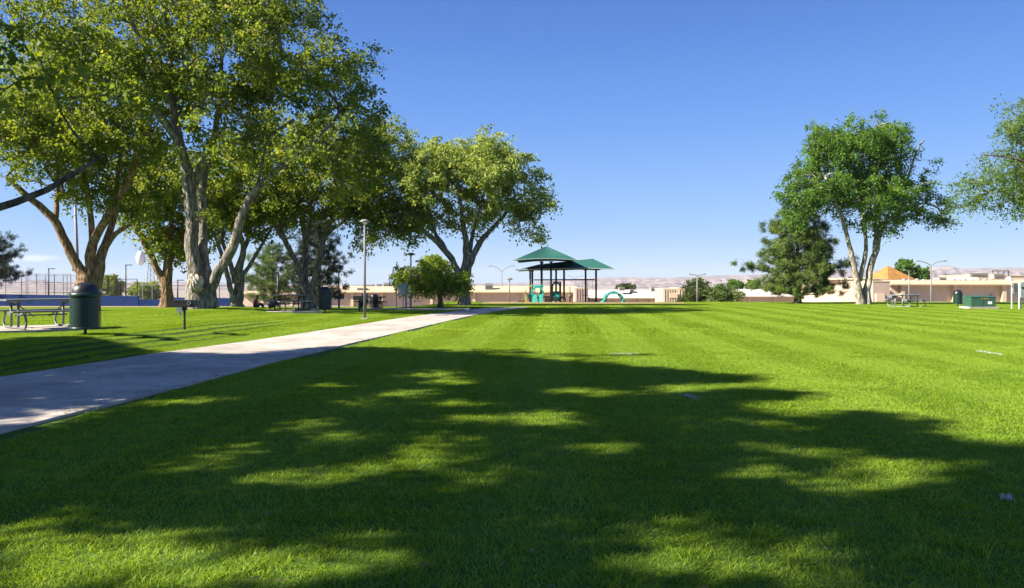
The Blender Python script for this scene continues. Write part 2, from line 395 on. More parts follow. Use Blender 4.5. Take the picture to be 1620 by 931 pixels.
t.links.new(cr.outputs[0], mm.inputs[6]); mm.inputs[7].default_value = (1.4, 1.3, .5, 1); t.links.new(mm.outputs[2], tr.inputs[0])
ms = t.nodes.new('ShaderNodeMixShader'); ms.inputs[0].default_value = .4; t.links.new(pb.outputs[0], ms.inputs[1]); t.links.new(tr.outputs[0], ms.inputs[2]); t.links.new(ms.outputs[0], o_.inputs[0])
M['grass'] = gmat
gcoll = bpy.data.collections.new('grass_patches')
# order (sorted by name): 0-2 near lean away, 3-5 near lean to camera, 6-7 far lean away, 8-9 far lean towards
k = 0
for lean in (.5, -.5):
    for j in range(3):
        gcoll.objects.link(blade_patch('tuft_%02d' % k, 1650, .60, .027, .0054, lean, gmat)); k += 1
for lean in (.62, -.62):
    for j in range(2):
        gcoll.objects.link(blade_patch('tuft_%02d' % k, 480, .62, .038, .014, lean, gmat)); k += 1
for j in range(2):
    gcoll.objects.link(blade_patch('tuft_%02d' % k, 120, 0.22, .050, .006, 0, gmat)); k += 1
BARE = []          # (x,y,r) spots without grass
def in_path(x, y, mrg):
    if 3 <= y <= 46 and ipol(PL, y) - mrg < x < ipol(PR, y) + mrg: return True
    if 42.1 - mrg < y - .05 * (-x - 3) < 43.9 + mrg and -16 < x < -1.5: return True
    return False
pts = []; var = []; rot = []; scl = []
ang = math.atan(.06)
def add_pts(y0, y1, sp, far):
    yy_ = y0
    while yy_ < y1:
        xl = -0.70 * yy_ - 1.2; xr = 0.70 * yy_ + 1.2
        k_ = math.floor((xl - .06 * yy_) / sp)
        while k_ * sp + .06 * yy_ < xr:
            x = k_ * sp + .06 * yy_; k_ += 1
            px_, py_ = x + random.uniform(-.03, .03), yy_ + random.uniform(-.05, .05)
            if in_path(px_, py_, .20): continue
            if px_ < -16 and py_ > 66: continue
            if py_ > 61.1 and -3 < px_ < 13.2: continue
            if py_ > 69: continue
            if any((px_ - bx) ** 2 + (py_ - by) ** 2 < br * br for bx, by, br in BARE): continue
            st = (k_ // 2) % 2
            pts.append((px_, py_, gz(px_, py_) - .003)); rot.append(random.uniform(-.4, .4) if True else 0); scl.append(random.uniform(.85, 1.15))
            fl = random.random() < .015
            st = (1 - st) if fl else st
            var.append((random.randint(0, 2) + 3 * st) if not far else (6 + random.randint(0, 1) + 2 * st))
        yy_ += sp

# ------------------------------------------------------------------ trees
def smooth_line(pts, step=.35):
    P = [np.array(p, float) for p in pts]
    if len(P) == 2: P = [P[0], (P[0] + P[1]) / 2, P[1]]
    ext = [2 * P[0] - P[1]] + P + [2 * P[-1] - P[-2]]
    out_ = []
    for i in range(1, len(ext) - 2):
        p0, p1, p2, p3 = ext[i - 1:i + 3]
        n = max(2, int(np.linalg.norm((p2 - p1)[:3]) / step))
        for k in range(n):
            u = k / n
            out_.append(.5 * ((2 * p1) + (-p0 + p2) * u + (2 * p0 - 5 * p1 + 4 * p2 - p3) * u * u + (-p0 + 3 * p1 - 3 * p2 + p3) * u ** 3))
    out_.append(P[-1]); return out_
def limb_tube(mb, L, flare=False, n=12, rough=.10):
    """L rows: x,y,z,r"""
    ph = random.uniform(0, 6.28); zb = L[0][2]
    pts_ = [Vector(p[:3]) for p in L]; up = None; vs = []; fs = []
    for i, p in enumerate(pts_):
        d = (pts_[min(i + 1, len(pts_) - 1)] - pts_[max(i - 1, 0)]).normalized()
        if up is None: up = Vector((1, 0, 0)) if abs(d.x) < .8 else Vector((0, 1, 0))
        up = (up - d * up.dot(d)).normalized(); sd_ = d.cross(up)
        r = L[i][3]
        for k in range(n):
            a = 2 * math.pi * k / n
            q = 1 + rough * (math.sin(3 * a + ph + i * .22) * .6 + math.sin(5 * a - ph + i * .35) * .4) + random.uniform(-.03, .03)
            if flare:
                hgt = max(0, p.z - zb); fl = math.exp(-hgt / .38)
                q *= 1 + fl * (.28 + .22 * math.sin(5 * a + ph))
            vs.append(p + (up * math.cos(a) + sd_ * math.sin(a)) * r * q)
    for i in range(len(pts_) - 1):
        for k in range(n):
            a, b = i * n + k, i * n + (k + 1) % n
            fs.append((a, b, b + n, a + n))
    fs.append(tuple(range((len(pts_) - 1) * n, len(pts_) * n)))
    mb.add(vs, fs)
def leaves(centers, dirs, per, sub, L, size, droop, aspect, jit, r):
    """centers Nx3, each with sub twigs carrying per leaves; returns V (n*4,3)"""
    N = len(centers)
    c = np.repeat(centers, sub, 0)
    d = r.normal(0, 1, (N * sub, 3)) * np.array([1, 1, .7]) + np.repeat(dirs, sub, 0) * .7
    d /= np.linalg.norm(d, axis=1)[:, None] + 1e-6
    ln = L * (.45 + .8 * r.random(N * sub))
    c = np.repeat(c, per, 0); d = np.repeat(d, per, 0); ln = np.repeat(ln, per)
    u = r.random(len(c)) ** .8
    p = c + d * (u * ln)[:, None] + r.normal(0, jit, (len(c), 3))
    p[:, 2] -= droop * (u ** 2) * ln
    s = size * (.55 + .75 * r.random(len(c)))
    a = r.normal(0, 1, (len(c), 3)) + d * .6; a[:, 2] -= .5
    a /= np.linalg.norm(a, axis=1)[:, None]
    nrm = r.normal(0, 1, (len(c), 3)); nrm[:, 2] += .5
    b = np.cross(a, nrm); b /= np.linalg.norm(b, axis=1)[:, None] + 1e-6
    h = (a * s[:, None]); wv = b * (s * aspect)[:, None] / 2
    nn = np.cross(a, b) * (s * .12)[:, None]
    V = np.stack([p, p + h * .45 + wv + nn, p + h, p + h * .45 - wv + nn], 1).reshape(-1, 3)
    return V
def tree(name, label, D, limbs, blobs, clumps, bark_m, leaf_m, group=None, cat='tree', per=13, sub=8, L=.85, size=.13, aspect=.8,
         droop=.35, jit=.10, seed=1, base_px=None, shell=2.2, minz=None, twig=1.0, gap=0.0, given=None, world=False):
    """limbs: list of point lists (px, py, depth offset, radius in px); blobs: (px, py, rx px, ry px, depth offset, ry depth m)"""
    r = np.random.default_rng(seed); random.seed(seed)
    s = D / F
    def W(p):
        if world: return np.array([p[0], p[1], p[2], p[3]], float)
        return np.array([(p[0] - CX) * (D + p[2]) / F, D + p[2], EYE - (p[1] - HY) * (D + p[2]) / F, p[3] * s * .70])
    LW = [[W(p) for p in l] for l in limbs]
    base = LW[0][0].copy(); base[2] = gz(base[0], base[1]) - .05
    for l in LW:
        if abs(l[0][2] - base[2]) < 1.2 and l is LW[0]: l[0][2] = base[2]
    root = thing(name, (base[0], base[1], gz(base[0], base[1])), 0, label, cat, group)
    org = np.array([base[0], base[1], gz(base[0], base[1])])
    tm = MB(); nodes = []
    for i, l in enumerate(LW):
        sm = smooth_line(l)
        wob = r.normal(0, .02, (len(sm), 3))
        for k, q in enumerate(sm):
            if k > 0: q[:3] += wob[k] * min(2, q[3] * 6)
            nodes.append(q[:3].copy())
        limb_tube(tm, [np.concatenate([q[:3] - org, [max(.012, q[3])]]) for q in sm], flare=(i == 0 or (not world and l[0][2] < base[2] + .4)), n=14 if i < 3 else 10)
    tm.build('trunk', bark_m, root, smooth=True)
    # clump centres
    B = []
    for b_ in blobs:
        if world: B.append((np.array(b_[:3], float), np.array(b_[3:6], float)))
        else:
            w_ = W((b_[0], b_[1], b_[4], 0)); B.append((w_[:3], np.array([b_[2] * s, b_[5], b_[3] * s])))
    wt = np.array([np.prod(b_[1]) ** .8 for b_ in B]); wt /= wt.sum()
    C = []; ctr = []
    tries = 0
    lowz = (org[2] + 2.0) if minz is None else minz
    while len(C) < clumps and tries < clumps * 20:
        tries += 1
        k = r.choice(len(B), p=wt); v = r.normal(0, 1, 3); v /= np.linalg.norm(v)
        rad = r.random() ** (1 / shell) if r.random() > .10 else r.uniform(1.0, 1.22)
        q = B[k][0] + v * B[k][1] * rad
        if q[2] < lowz: continue
        if gap and r.random() < gap * 1.25 and (math.sin(q[0] * 1.3 + seed) + math.sin(q[1] * 1.1 + 2 * seed) + math.sin(q[2] * 1.7 + 3 * seed)) < -.4: continue
        C.append(q); ctr.append(B[k][0])
    C = np.array(C).reshape(-1, 3)
    if given is not None: C = np.concatenate([C, np.array(given)])
    # connect greedily to the skeleton
    NP_ = np.array([n for n in nodes if n[2] > min(org[2] + 1.2, lowz)]) if len(nodes) else np.zeros((0, 3))
    if len(NP_) == 0: NP_ = np.array(nodes)
    par = [-1] * len(NP_)
    dmin = np.array([np.min(np.linalg.norm(NP_ - c, axis=1)) for c in C])
    order = np.argsort(dmin); NL = [p for p in NP_]; segs = []
    arr = np.zeros((len(NP_) + len(C) * 3, 3)); arr[:len(NP_)] = NP_; cnt = len(NP_)
    cnts = np.zeros(len(arr)); par = -np.ones(len(arr), int)
    dirs = np.zeros_like(C)
    for ci in order:
        c = C[ci]; dd = arr[:cnt] - c
        dist = np.linalg.norm(dd, axis=1) + np.maximum(0, dd[:, 2]) * .5
        j = int(np.argmin(dist)); p0 = arr[j]
        ln = np.linalg.norm(c - p0); prev = j
        bend = r.normal(0, .09 * ln, 3); bend[2] += .06 * ln
        for u in (.4, .75, 1.0):
            arr[cnt] = p0 + (c - p0) * u + bend * math.sin(math.pi * u); par[cnt] = prev; prev = cnt; cnt += 1
        dirs[ci] = (c - p0) / (ln + 1e-6)
        q = prev
        while q >= 0: cnts[q] += 1; q = par[q]
    bm_ = MB()
    Vt = []; Ft = []
    for q in range(len(NP_), cnt):
        j = par[q]; r1 = .011 * twig * cnts[q] ** .5 + .004; r0 = r1 if j < len(NP_) else .011 * twig * cnts[j] ** .5 + .004
        r1 = min(r1, .11 * twig + .03); r0 = min(r0, .11 * twig + .03)
        a = arr[j] - org; b2 = arr[q] - org; d = b2 - a; dl = np.linalg.norm(d)
        if dl < 1e-4: continue
        d = d / dl; up = np.cross(d, [0.3, 0.2, 1.0]); up /= np.linalg.norm(up) + 1e-6; sd_ = np.cross(d, up)
        o = len(Vt)
        for pp, rr_ in ((a, r0), (b2, r1)):
            for k in range(4):
                an = k * math.pi / 2; Vt.append(pp + (up * math.cos(an) + sd_ * math.sin(an)) * rr_)
        for k in range(4): Ft.append((o + k, o + (k + 1) % 4, o + 4 + (k + 1) % 4, o + 4 + k))
    if Vt: tag(np_mesh('branches', np.array(Vt), Ft, bark_m, root, smooth=True), kind='stuff')
    Vl = leaves(C - org, dirs, per, sub, L, size, droop, aspect, jit, r)
    tag(np_mesh('crown', Vl, np.arange(len(Vl)), leaf_m, root), kind='stuff')
    return root
def pine(name, label, px, D, top_py, base_py, width_px, leaf_m, seed, n_wh=13, per=34, bot=.08, group=None, lean=0):
    r = np.random.default_rng(seed); random.seed(seed)
    s = D / F; g0 = GP(px, D); H = (base_py - top_py) * s; Wd = width_px * s / 2
    root = thing(name, g0, 0, label, 'tree', group); mb = MB()
    limb_tube(mb, [np.array([lean * u * H, 0, H * u, (.035 * H) * (1 - u) ** .8 + .02]) for u in np.linspace(0, 1, 16)], flare=True, n=10)
    C = []; Dr = []; bb = MB()
    for i in range(n_wh):
        u = bot + (1 - bot) * (i + r.random() * .6) / n_wh
        rad = Wd * (1 - ((u - .22) / .8) ** 2 if u > .22 else .82 + .8 * u) * r.uniform(.8, 1.1); rad = max(rad, .12 * Wd)
        nb = 6 if i < n_wh - 2 else 4
        for k in range(nb):
            a = 6.28 * k / nb + r.random() * .9 + i * 1.1; rr_ = rad * r.uniform(.65, 1.12)
            p0 = np.array([lean * u * H, 0, H * u]); d = np.array([math.cos(a), math.sin(a), .12 + .5 * u + r.normal(0, .08)])
            p1 = p0 + d * rr_ * .6; p2 = p0 + d * rr_; p2[2] += .05 * rr_
            bb.tube([p0, p1, p2], [.05, .035, .012], 5, False)
            m_ = max(3, int(rr_ / .34))
            for q in range(m_):
                f = .35 + .7 * (q + r.random()) / m_
                c = p0 + (p2 - p0) * f + r.normal(0, .16 + .12 * f, 3) * np.array([1.2, 1.2, .6]); C.append(c); Dr.append(d)
    mb.build('trunk', M['bark_dark'], root, smooth=True); tag(bb.build('branches', M['bark_dark'], root), kind='stuff')
    C = np.array(C); Dr = np.array(Dr)
    V = leaves(C, Dr * .8 + np.array([0, 0, .35]), per // 2, 9, .40, .24, -.1, .13, .05, r)
    tag(np_mesh('crown', V, np.arange(len(V)), leaf_m, root), kind='stuff')
    return root
def shrub(name, label, px, D, top_py, base_py, w_px, leaf_m, seed, cat='shrub', stem=.12, n=150, size=.16, trunk=.1, group=None):
    s = D / F; g0 = GP(px, D); zt = EYE - (top_py - HY) * s; zb = EYE - (base_py - HY) * s
    zc = (zt + zb) / 2; H = (zt - zb); x = g0.x; y = D; r0 = w_px * s / 2
    limbs = [[(x, y, g0.z, stem), (x + .1, y, g0.z + (zc - g0.z) * .5, stem * .8), (x, y, zc, stem * .5)]]
    for k in range(4):
        a = k * 1.57 + seed; limbs.append([(x, y, g0.z + (zc - g0.z) * .3, stem * .6), (x + math.cos(a) * r0 * .5, y + math.sin(a) * r0 * .5, zc + H * .15, stem * .3)])
    rr_ = np.random.default_rng(seed)
    bl = [(x, y, zc, r0 * .85, r0 * .8, H / 2 * .9)]
    for k in range(5):
        a = rr_.random() * 6.28; bl.append((x + math.cos(a) * r0 * .55, y + math.sin(a) * r0 * .5, zc + rr_.uniform(-.25, .2) * H, r0 * .45, r0 * .45, H * .27))
    return tree(name, label, D, limbs, bl, n, M['bark_dark'], leaf_m, cat=cat, per=9, sub=7, L=.2 * r0 + .12, size=size, droop=.1, jit=.08, seed=seed, minz=g0.z + .1, world=True, group=group, twig=.5)

# ---- T2: main cottonwood by the path (D 36)
D2 = 35.5
big = tree('cottonwood_tree', 'huge grey cottonwood with a pale burl low on its trunk, nearest the charcoal grill', D2,
  [[(313, 490, 0, 23), (312, 470, 0, 22), (309, 440, 0, 18), (306, 400, 0, 15), (303, 350, 0, 14), (300, 300, 0, 13.5), (292, 260, -.3, 12), (283, 225, -.5, 10.5), (277, 185, -.4, 8.5), (274, 140, 0, 7), (268, 90, .4, 5.5), (262, 30, .6, 4.5), (258, -30, .8, 3)],
   [(334, 488, .1, 14), (331, 460, .2, 15), (326, 430, .3, 12), (322, 390, .5, 10), (320, 330, .8, 9.5), (322, 280, 1.0, 9), (335, 235, 1.2, 7.5), (345, 180, 1.5, 6), (350, 110, 1.6, 4.5), (356, 30, 1.8, 3)],
   [(333, 458, .1, 12), (347, 425, -.2, 11), (366, 395, -.5, 11), (380, 350, -.8, 9.5), (396, 312, -1.0, 8.5), (420, 285, -1.2, 7), (448, 262, -1.3, 5.5), (485, 235, -1.2, 4), (520, 200, -1, 3)],
   [(301, 305, 0, 11), (314, 272, .2, 10.5), (335, 245, .1, 9.5), (362, 228, 0, 8.5), (395, 221, -.2, 7), (425, 215, -.5, 5), (465, 190, -.8, 3.5)],
   [(284, 232, -.5, 9), (268, 205, -.9, 8), (243, 170, -1.4, 7.2), (212, 146, -1.9, 6.5), (180, 132, -2.2, 5.6), (140, 122, -2.4, 4.6), (100, 120, -2.5, 3.6), (55, 100, -2.4, 2.5)],
   [(279, 195, -.4, 6.5), (262, 140, -.9, 5.5), (240, 95, -1.2, 5), (215, 50, -1.4, 4.5), (195, 0, -1.5, 4), (180, -40, -1.6, 3)],
   [(390, 330, -1, 5), (405, 300, -.6, 4), (415, 260, -.2, 3), (430, 180, .3, 2.5)],
   [(345, 185, 1.4, 5), (385, 130, 1.0, 4), (430, 80, .6, 3)]],
  [(290, 110, 125, 115, 0, 4.8), (400, 130, 110, 110, 0, 4.6), (180, 90, 110, 90, -1, 4.2), (290, -10, 190, 95, 0, 5), (420, 10, 95, 75, 0, 4), (500, 160, 85, 95, -.5, 3.6), (520, 250, 75, 60, -.5, 3.4),
   (380, 235, 70, 45, -1.5, 3), (90, 60, 90, 80, -1, 3.8), (545, 110, 55, 60, 0, 3), (190, 200, 70, 50, 1, 3), (330, 340, 28, 50, .5, 1.2), (580, 190, 45, 60, 0, 2.5), (600, 260, 45, 50, 0, 2.5)],
  860, M['bark'], M['leaf_cotton'], seed=11, per=12, sub=9, L=.80, size=.145, group='cottonwoods on the left lawn', shell=2.0, gap=.55)
bu = MB()
cb = np.array([(308 - CX) * (D2 - .6) / F, D2 - .48, EYE - (449 - HY) * (D2 - .6) / F]); org = np.array(big.location)
bmb = bmesh.new(); bmesh.ops.create_icosphere(bmb, subdivisions=4, radius=1.0)
for v in bmb.verts:
    q = v.co.normalized(); k = 1 + .10 * math.sin(5 * q.x + 2 * q.z) * math.cos(4 * q.z) + .09 * math.sin(11 * q.x + 7 * q.z + 5 * q.y) + .04 * math.sin(23 * q.z + 19 * q.x)
    v.co = Vector((q.x * k * .36, q.y * k * .34, q.z * k * .44 - q.x * .10))
me = bpy.data.meshes.new('burl'); bmb.to_mesh(me); bmb.free(); me.materials.append(M['burl']); me.polygons.foreach_set('use_smooth', [True] * len(me.polygons))
bo = bpy.data.objects.new('burl', me); COL.objects.link(bo); bo.parent = big; bo.location = cb - org; bo['label'] = 'pale knobbly burl bulging from the trunk'

# ---- T1: reddish cottonwood behind the trash can (D 40)
tree('cottonwood_tree', 'reddish brown cottonwood forking into three thick limbs behind the large trash can', 39.5,
  [[(136, 486, 0, 24), (136, 465, 0, 22), (135, 448, 0, 20), (128, 430, 0, 12), (112, 400, -.2, 10), (95, 365, -.5, 9), (82, 345, -.7, 8.5), (62, 325, -.9, 7.5), (38, 308, -1.2, 6.5), (10, 280, -1.4, 4)],
   [(142, 452, .1, 12), (143, 420, .1, 11), (144, 395, .1, 11), (152, 372, 0, 9), (168, 345, -.1, 8.5), (186, 318, -.1, 7), (205, 285, -.2, 6.5), (215, 250, -.3, 4.5), (228, 215, -.4, 3)],
   [(150, 455, .3, 13), (158, 425, .4, 11), (163, 398, .5, 10), (170, 375, .6, 8), (182, 340, .7, 6.5), (185, 300, .9, 5), (190, 250, 1.0, 3.5)],
   [(162, 402, .5, 7), (176, 378, .3, 6), (192, 364, .1, 4.5), (206, 357, 0, 3)],
   [(146, 400, .1, 7), (145, 360, .3, 6.5), (140, 310, .4, 6), (132, 265, .5, 5), (135, 220, .6, 4)],
   [(88, 358, -.5, 6), (90, 320, -.3, 5), (92, 270, -.1, 4), (85, 220, 0, 3)]],
  [(130, 210, 115, 75, 0, 4.5), (50, 230, 75, 70, -.5, 4), (200, 225, 70, 60, 0, 3.6), (140, 130, 120, 70, 0, 4), (20, 160, 70, 80, 0, 3.5), (190, 300, 55, 45, .8, 2.6), (130, 290, 45, 35, 1, 2), (85, 290, 40, 28, .5, 2)],
  620, M['bark_red'], M['leaf_cotton'], seed=12, per=12, sub=8, L=.85, size=.15, group='cottonwoods on the left lawn', gap=.6)
# ---- T3
tree('cottonwood_tree', 'slender cottonwood with one long limb leaning left, between the trash can and the burled tree', 50,
  [[(264, 483, 0, 15), (263, 460, 0, 12), (264, 440, 0, 12), (265, 415, 0, 9), (267, 385, .1, 7), (272, 345, .2, 5), (275, 300, .3, 3)],
   [(260, 446, 0, 9), (250, 428, -.2, 7.5), (238, 404, -.4, 7), (226, 378, -.6, 6.5), (214, 358, -.8, 5.5), (205, 325, -.9, 3.5)],
   [(266, 420, .2, 6), (282, 385, .4, 4.5), (292, 345, .4, 3)]],
  [(255, 340, 55, 55, 0, 3.2), (285, 385, 35, 45, .5, 2.5), (225, 300, 50, 50, 0, 3), (265, 280, 70, 50, 0, 3), (255, 385, 22, 22, .5, 1.5), (205, 345, 28, 30, -.5, 2)],
  330, M['bark_red'], M['leaf_cotton'], seed=13, per=11, sub=8, L=.8, size=.17, group='cottonwoods on the left lawn', gap=.4)
# ---- T4
tree('cottonwood_tree', 'cottonwood whose trunk splits into a wide fork, left of the seated person in red', 50,
  [[(376, 483, 0, 13), (377, 462, 0, 11), (378, 440, 0, 11), (381, 415, 0, 7.5), (386, 395, 0, 6), (380, 370, .1, 5), (376, 340, .2, 3.5), (370, 290, .3, 2.5)],
   [(373, 448, 0, 8), (367, 425, -.3, 5.5), (360, 405, -.4, 5), (353, 385, -.5, 4), (345, 350, -.6, 3)],
   [(384, 400, 0, 5), (393, 375, .3, 4.5), (398, 345, .4, 3)],
   [(382, 436, .1, 6), (394, 422, .2, 4.5), (406, 402, .3, 4), (416, 385, .4, 3), (430, 360, .5, 2)],
   [(372, 484, -.3, 6), (364, 455, -.4, 6), (357, 425, -.5, 5), (350, 400, -.7, 4.5), (340, 370, -.8, 4), (332, 340, -.9, 3)]],
  [(385, 320, 60, 45, 0, 3), (345, 330, 45, 45, 0, 2.8), (420, 345, 42, 35, .5, 2.4), (385, 270, 80, 50, 0, 3), (340, 375, 24, 22, 0, 1.4), (395, 365, 18, 16, 0, 1)],
  330, M['bark'], M['leaf_yellow'], seed=14, per=11, sub=8, L=.8, size=.17, group='cottonwoods on the left lawn', gap=.4)
# ---- T5
tree('cottonwood_tree', 'vase shaped cottonwood with several slim stems beside the table and green bin', 50.5,
  [[(487, 487, 0, 15), (485, 470, 0, 12), (478, 448, -.1, 7.5), (470, 420, -.3, 6.5), (458, 395, -.5, 6), (445, 372, -.7, 5.5), (430, 350, -.9, 4.5), (415, 318, -1.1, 3)],
   [(486, 470, .2, 9), (483, 440, .3, 6.5), (483, 400, .4, 6), (481, 365, .5, 5), (476, 335, .6, 4), (470, 290, .8, 3)],
   [(492, 475, 0, 9), (497, 445, 0, 7), (505, 415, 0, 6.5), (510, 385, .1, 6), (520, 358, .2, 5), (527, 330, .3, 4), (530, 280, .4, 3)],
   [(484, 395, .4, 4), (490, 360, .6, 4), (492, 320, .7, 3)],
   [(514, 375, .1, 4.5), (527, 362, .1, 4), (541, 353, .1, 3.5), (556, 330, .1, 2.5)],
   [(452, 385, -.6, 4), (443, 350, -.4, 3.5), (440, 310, -.3, 2.5)]],
  [(480, 290, 85, 50, 0, 4), (560, 290, 70, 60, 0, 3.6), (440, 320, 55, 40, 0, 3), (520, 330, 55, 28, .3, 2.5), (580, 340, 40, 45, 0, 2.6), (500, 230, 100, 60, 0, 4), (615, 290, 40, 60, 0, 2.5), (600, 225, 50, 50, 0, 3), (470, 345, 40, 18, .3, 1.5)],
  560, M['bark'], M['leaf_cotton'], seed=15, per=12, sub=8, L=.85, size=.16, group='cottonwoods on the left lawn', gap=.4)
# ---- T6
tree('cottonwood_tree', 'broad round cottonwood standing alone behind the small weeping tree, right of the path', 51,
  [[(734, 481, 0, 12), (734, 462, 0, 11), (735, 445, 0, 11), (737, 425, 0, 10), (738, 405, 0, 8), (737, 385, -.2, 7), (733, 358, -.3, 5.5), (728, 320, -.4, 4), (720, 270, -.5, 3)],
   [(739, 432, 0, 9), (748, 405, .1, 7.5), (758, 385, .2, 6.5), (772, 368, .3, 5), (795, 345, .5, 4), (815, 310, .6, 2.5)],
   [(728, 440, 0, 9), (720, 420, -.1, 7.5), (708, 402, -.2, 7), (694, 385, -.3, 6), (680, 374, -.4, 5), (662, 360, -.5, 4), (640, 350, -.6, 3), (612, 335, -.6, 2)],
   [(706, 400, 0, 6), (700, 385, .2, 5), (690, 372, .3, 4), (678, 330, .4, 3)],
   [(742, 400, .2, 5), (750, 360, .4, 4), (765, 310, .5, 3), (775, 260, .6, 2)]],
  [(735, 290, 80, 72, 0, 3.6), (790, 285, 62, 55, 0, 3.2), (680, 290, 55, 60, 0, 3.2), (830, 320, 42, 52, 0, 2.6), (645, 330, 48, 48, 0, 2.6), (610, 350, 42, 34, 0, 2.2), (760, 240, 60, 28, 0, 2.5), (835, 375, 28, 18, 0, 1.5), (700, 240, 50, 25, 0, 2.3), (590, 375, 24, 16, 0, 1.3), (585, 330, 30, 30, 0, 1.6), (850, 280, 18, 12, 0, 1)],
  620, M['bark'], M['leaf_pale'], seed=16, per=12, sub=8, L=.8, size=.17, gap=.6, minz=3.0)
# ---- T7 small weeping tree
tree('weeping_mulberry_tree', 'small round weeping tree with dense drooping crown beside the lamp and path', 44.8,
  [[(698, 488, 0, 6), (697, 475, 0, 5.2), (695, 462, 0, 5), (692, 450, 0, 5), (686, 440, 0, 3.5), (675, 428, 0, 2.5)],
   [(694, 456, 0, 4), (702, 442, 0, 3), (718, 432, 0, 2)], [(692, 450, .1, 3), (690, 430, .3, 2.5), (688, 415, .2, 1.5)], [(690, 446, -.2, 3), (668, 440, -.6, 2), (650, 435, -.6, 1.5)]],
  [(684, 428, 30, 20, 0, 1.2), (643, 438, 24, 18, 0, .9), (724, 442, 26, 15, 0, 1.0), (688, 414, 20, 11, 0, .8), (655, 450, 26, 10, 0, .8), (712, 452, 26, 9, 0, .8), (686, 444, 26, 14, -.3, 1.0)],
  330, M['bark_dark'], M['leaf_mulb'], seed=17, per=12, sub=7, L=.42, size=.12, droop=1.0, jit=.05, minz=1.15, twig=.5)
# ---- R1 right twin-trunk tree
tree('twin_trunk_ash_tree', 'tall tree with pale twin trunks and dense green crown on the right lawn', 58,
  [[(1362, 481, 0, 8), (1358, 460, 0, 8.5), (1355, 440, 0, 7.5), (1351, 420, -.1, 5.5), (1346, 400, -.2, 5), (1341, 380, -.3, 4.5), (1335, 355, -.4, 4), (1322, 320, -.5, 3), (1305, 280, -.6, 2.5)],
   [(1371, 481, .2, 9), (1372, 460, .2, 8), (1375, 440, .2, 7), (1379, 420, .2, 7), (1384, 400, .2, 6.5), (1387, 375, .2, 5.5), (1388, 340, .3, 5), (1385, 290, .4, 4), (1378, 230, .5, 3)],
   [(1360, 445, .1, 5), (1364, 425, .1, 4.8), (1369, 405, .1, 4.8), (1370, 385, .1, 4), (1366, 350, .1, 3.5), (1355, 290, .1, 3)],
   [(1382, 410, .1, 5), (1390, 395, 0, 4), (1392, 375, 0, 3.5), (1405, 340, 0, 3), (1430, 300, 0, 2.6), (1450, 240, 0, 2.2), (1462, 222, 0, 1.6)],
   [(1400, 350, 0, 3), (1440, 325, -.3, 2.5), (1475, 325, -.4, 2), (1495, 340, -.4, 1.2)],
   [(1388, 330, .2, 3), (1420, 270, .4, 2.5), (1428, 220, .5, 1.6)]],
  [(1360, 270, 75, 65, 0, 3.4), (1400, 310, 75, 45, 0, 3.2), (1310, 290, 62, 48, 0, 3), (1350, 215, 70, 30, 0, 3), (1460, 325, 42, 32, 0, 2.2), (1400, 230, 38, 36, 0, 2.3), (1385, 355, 45, 20, 0, 2), (1490, 345, 24, 16, 0, 1.4), (1262, 310, 30, 40, 0, 1.8), (1430, 275, 35, 30, 0, 1.8), (1465, 217, 10, 10, 0, .5), (1475, 250, 12, 10, 0, .5), (1300, 225, 28, 30, 0, 1.8), (1260, 345, 36, 14, 0, 1.2)],
  700, M['bark_pale'], M['leaf_dark'], seed=21, per=12, sub=8, L=.75, size=.16, minz=4.6, gap=.5)
# ---- R3 locust out of frame at the right
tree('locust_tree', 'feathery light green tree reaching into the picture at the right edge', 40,
  [[(1790, 500, 0, 13), (1785, 440, 0, 11), (1775, 380, 0, 9), (1750, 320, 0, 7), (1720, 270, 0, 5), (1690, 220, 0, 4), (1660, 180, 0, 2)],
   [(1770, 370, 0, 6), (1720, 350, .2, 4.5), (1670, 335, .4, 3.5), (1620, 320, .5, 2.5), (1575, 300, .5, 1.5)],
   [(1755, 330, 0, 5), (1700, 300, -.4, 4), (1650, 270, -.5, 2.8), (1600, 250, -.5, 2), (1550, 245, -.5, 1)],
   [(1775, 390, 0, 7), (1820, 310, 0, 5), (1840, 220, 0, 3)]],
  [(1640, 260, 62, 60, 0, 2.2), (1600, 315, 60, 28, 0, 1.8), (1700, 250, 75, 80, 0, 3), (1560, 285, 40, 22, 0, 1.3), (1640, 190, 45, 35, 0, 1.8), (1800, 230, 110, 90, 0, 3.5), (1610, 345, 40, 12, 0, 1.2), (1535, 320, 28, 12, 0, .9), (1590, 225, 30, 18, 0, 1.1)],
  620, M['bark_dark'], M['leaf_locust'], seed=22, per=14, sub=7, L=.85, size=.125, aspect=.6, droop=.15, jit=.09, gap=.7)
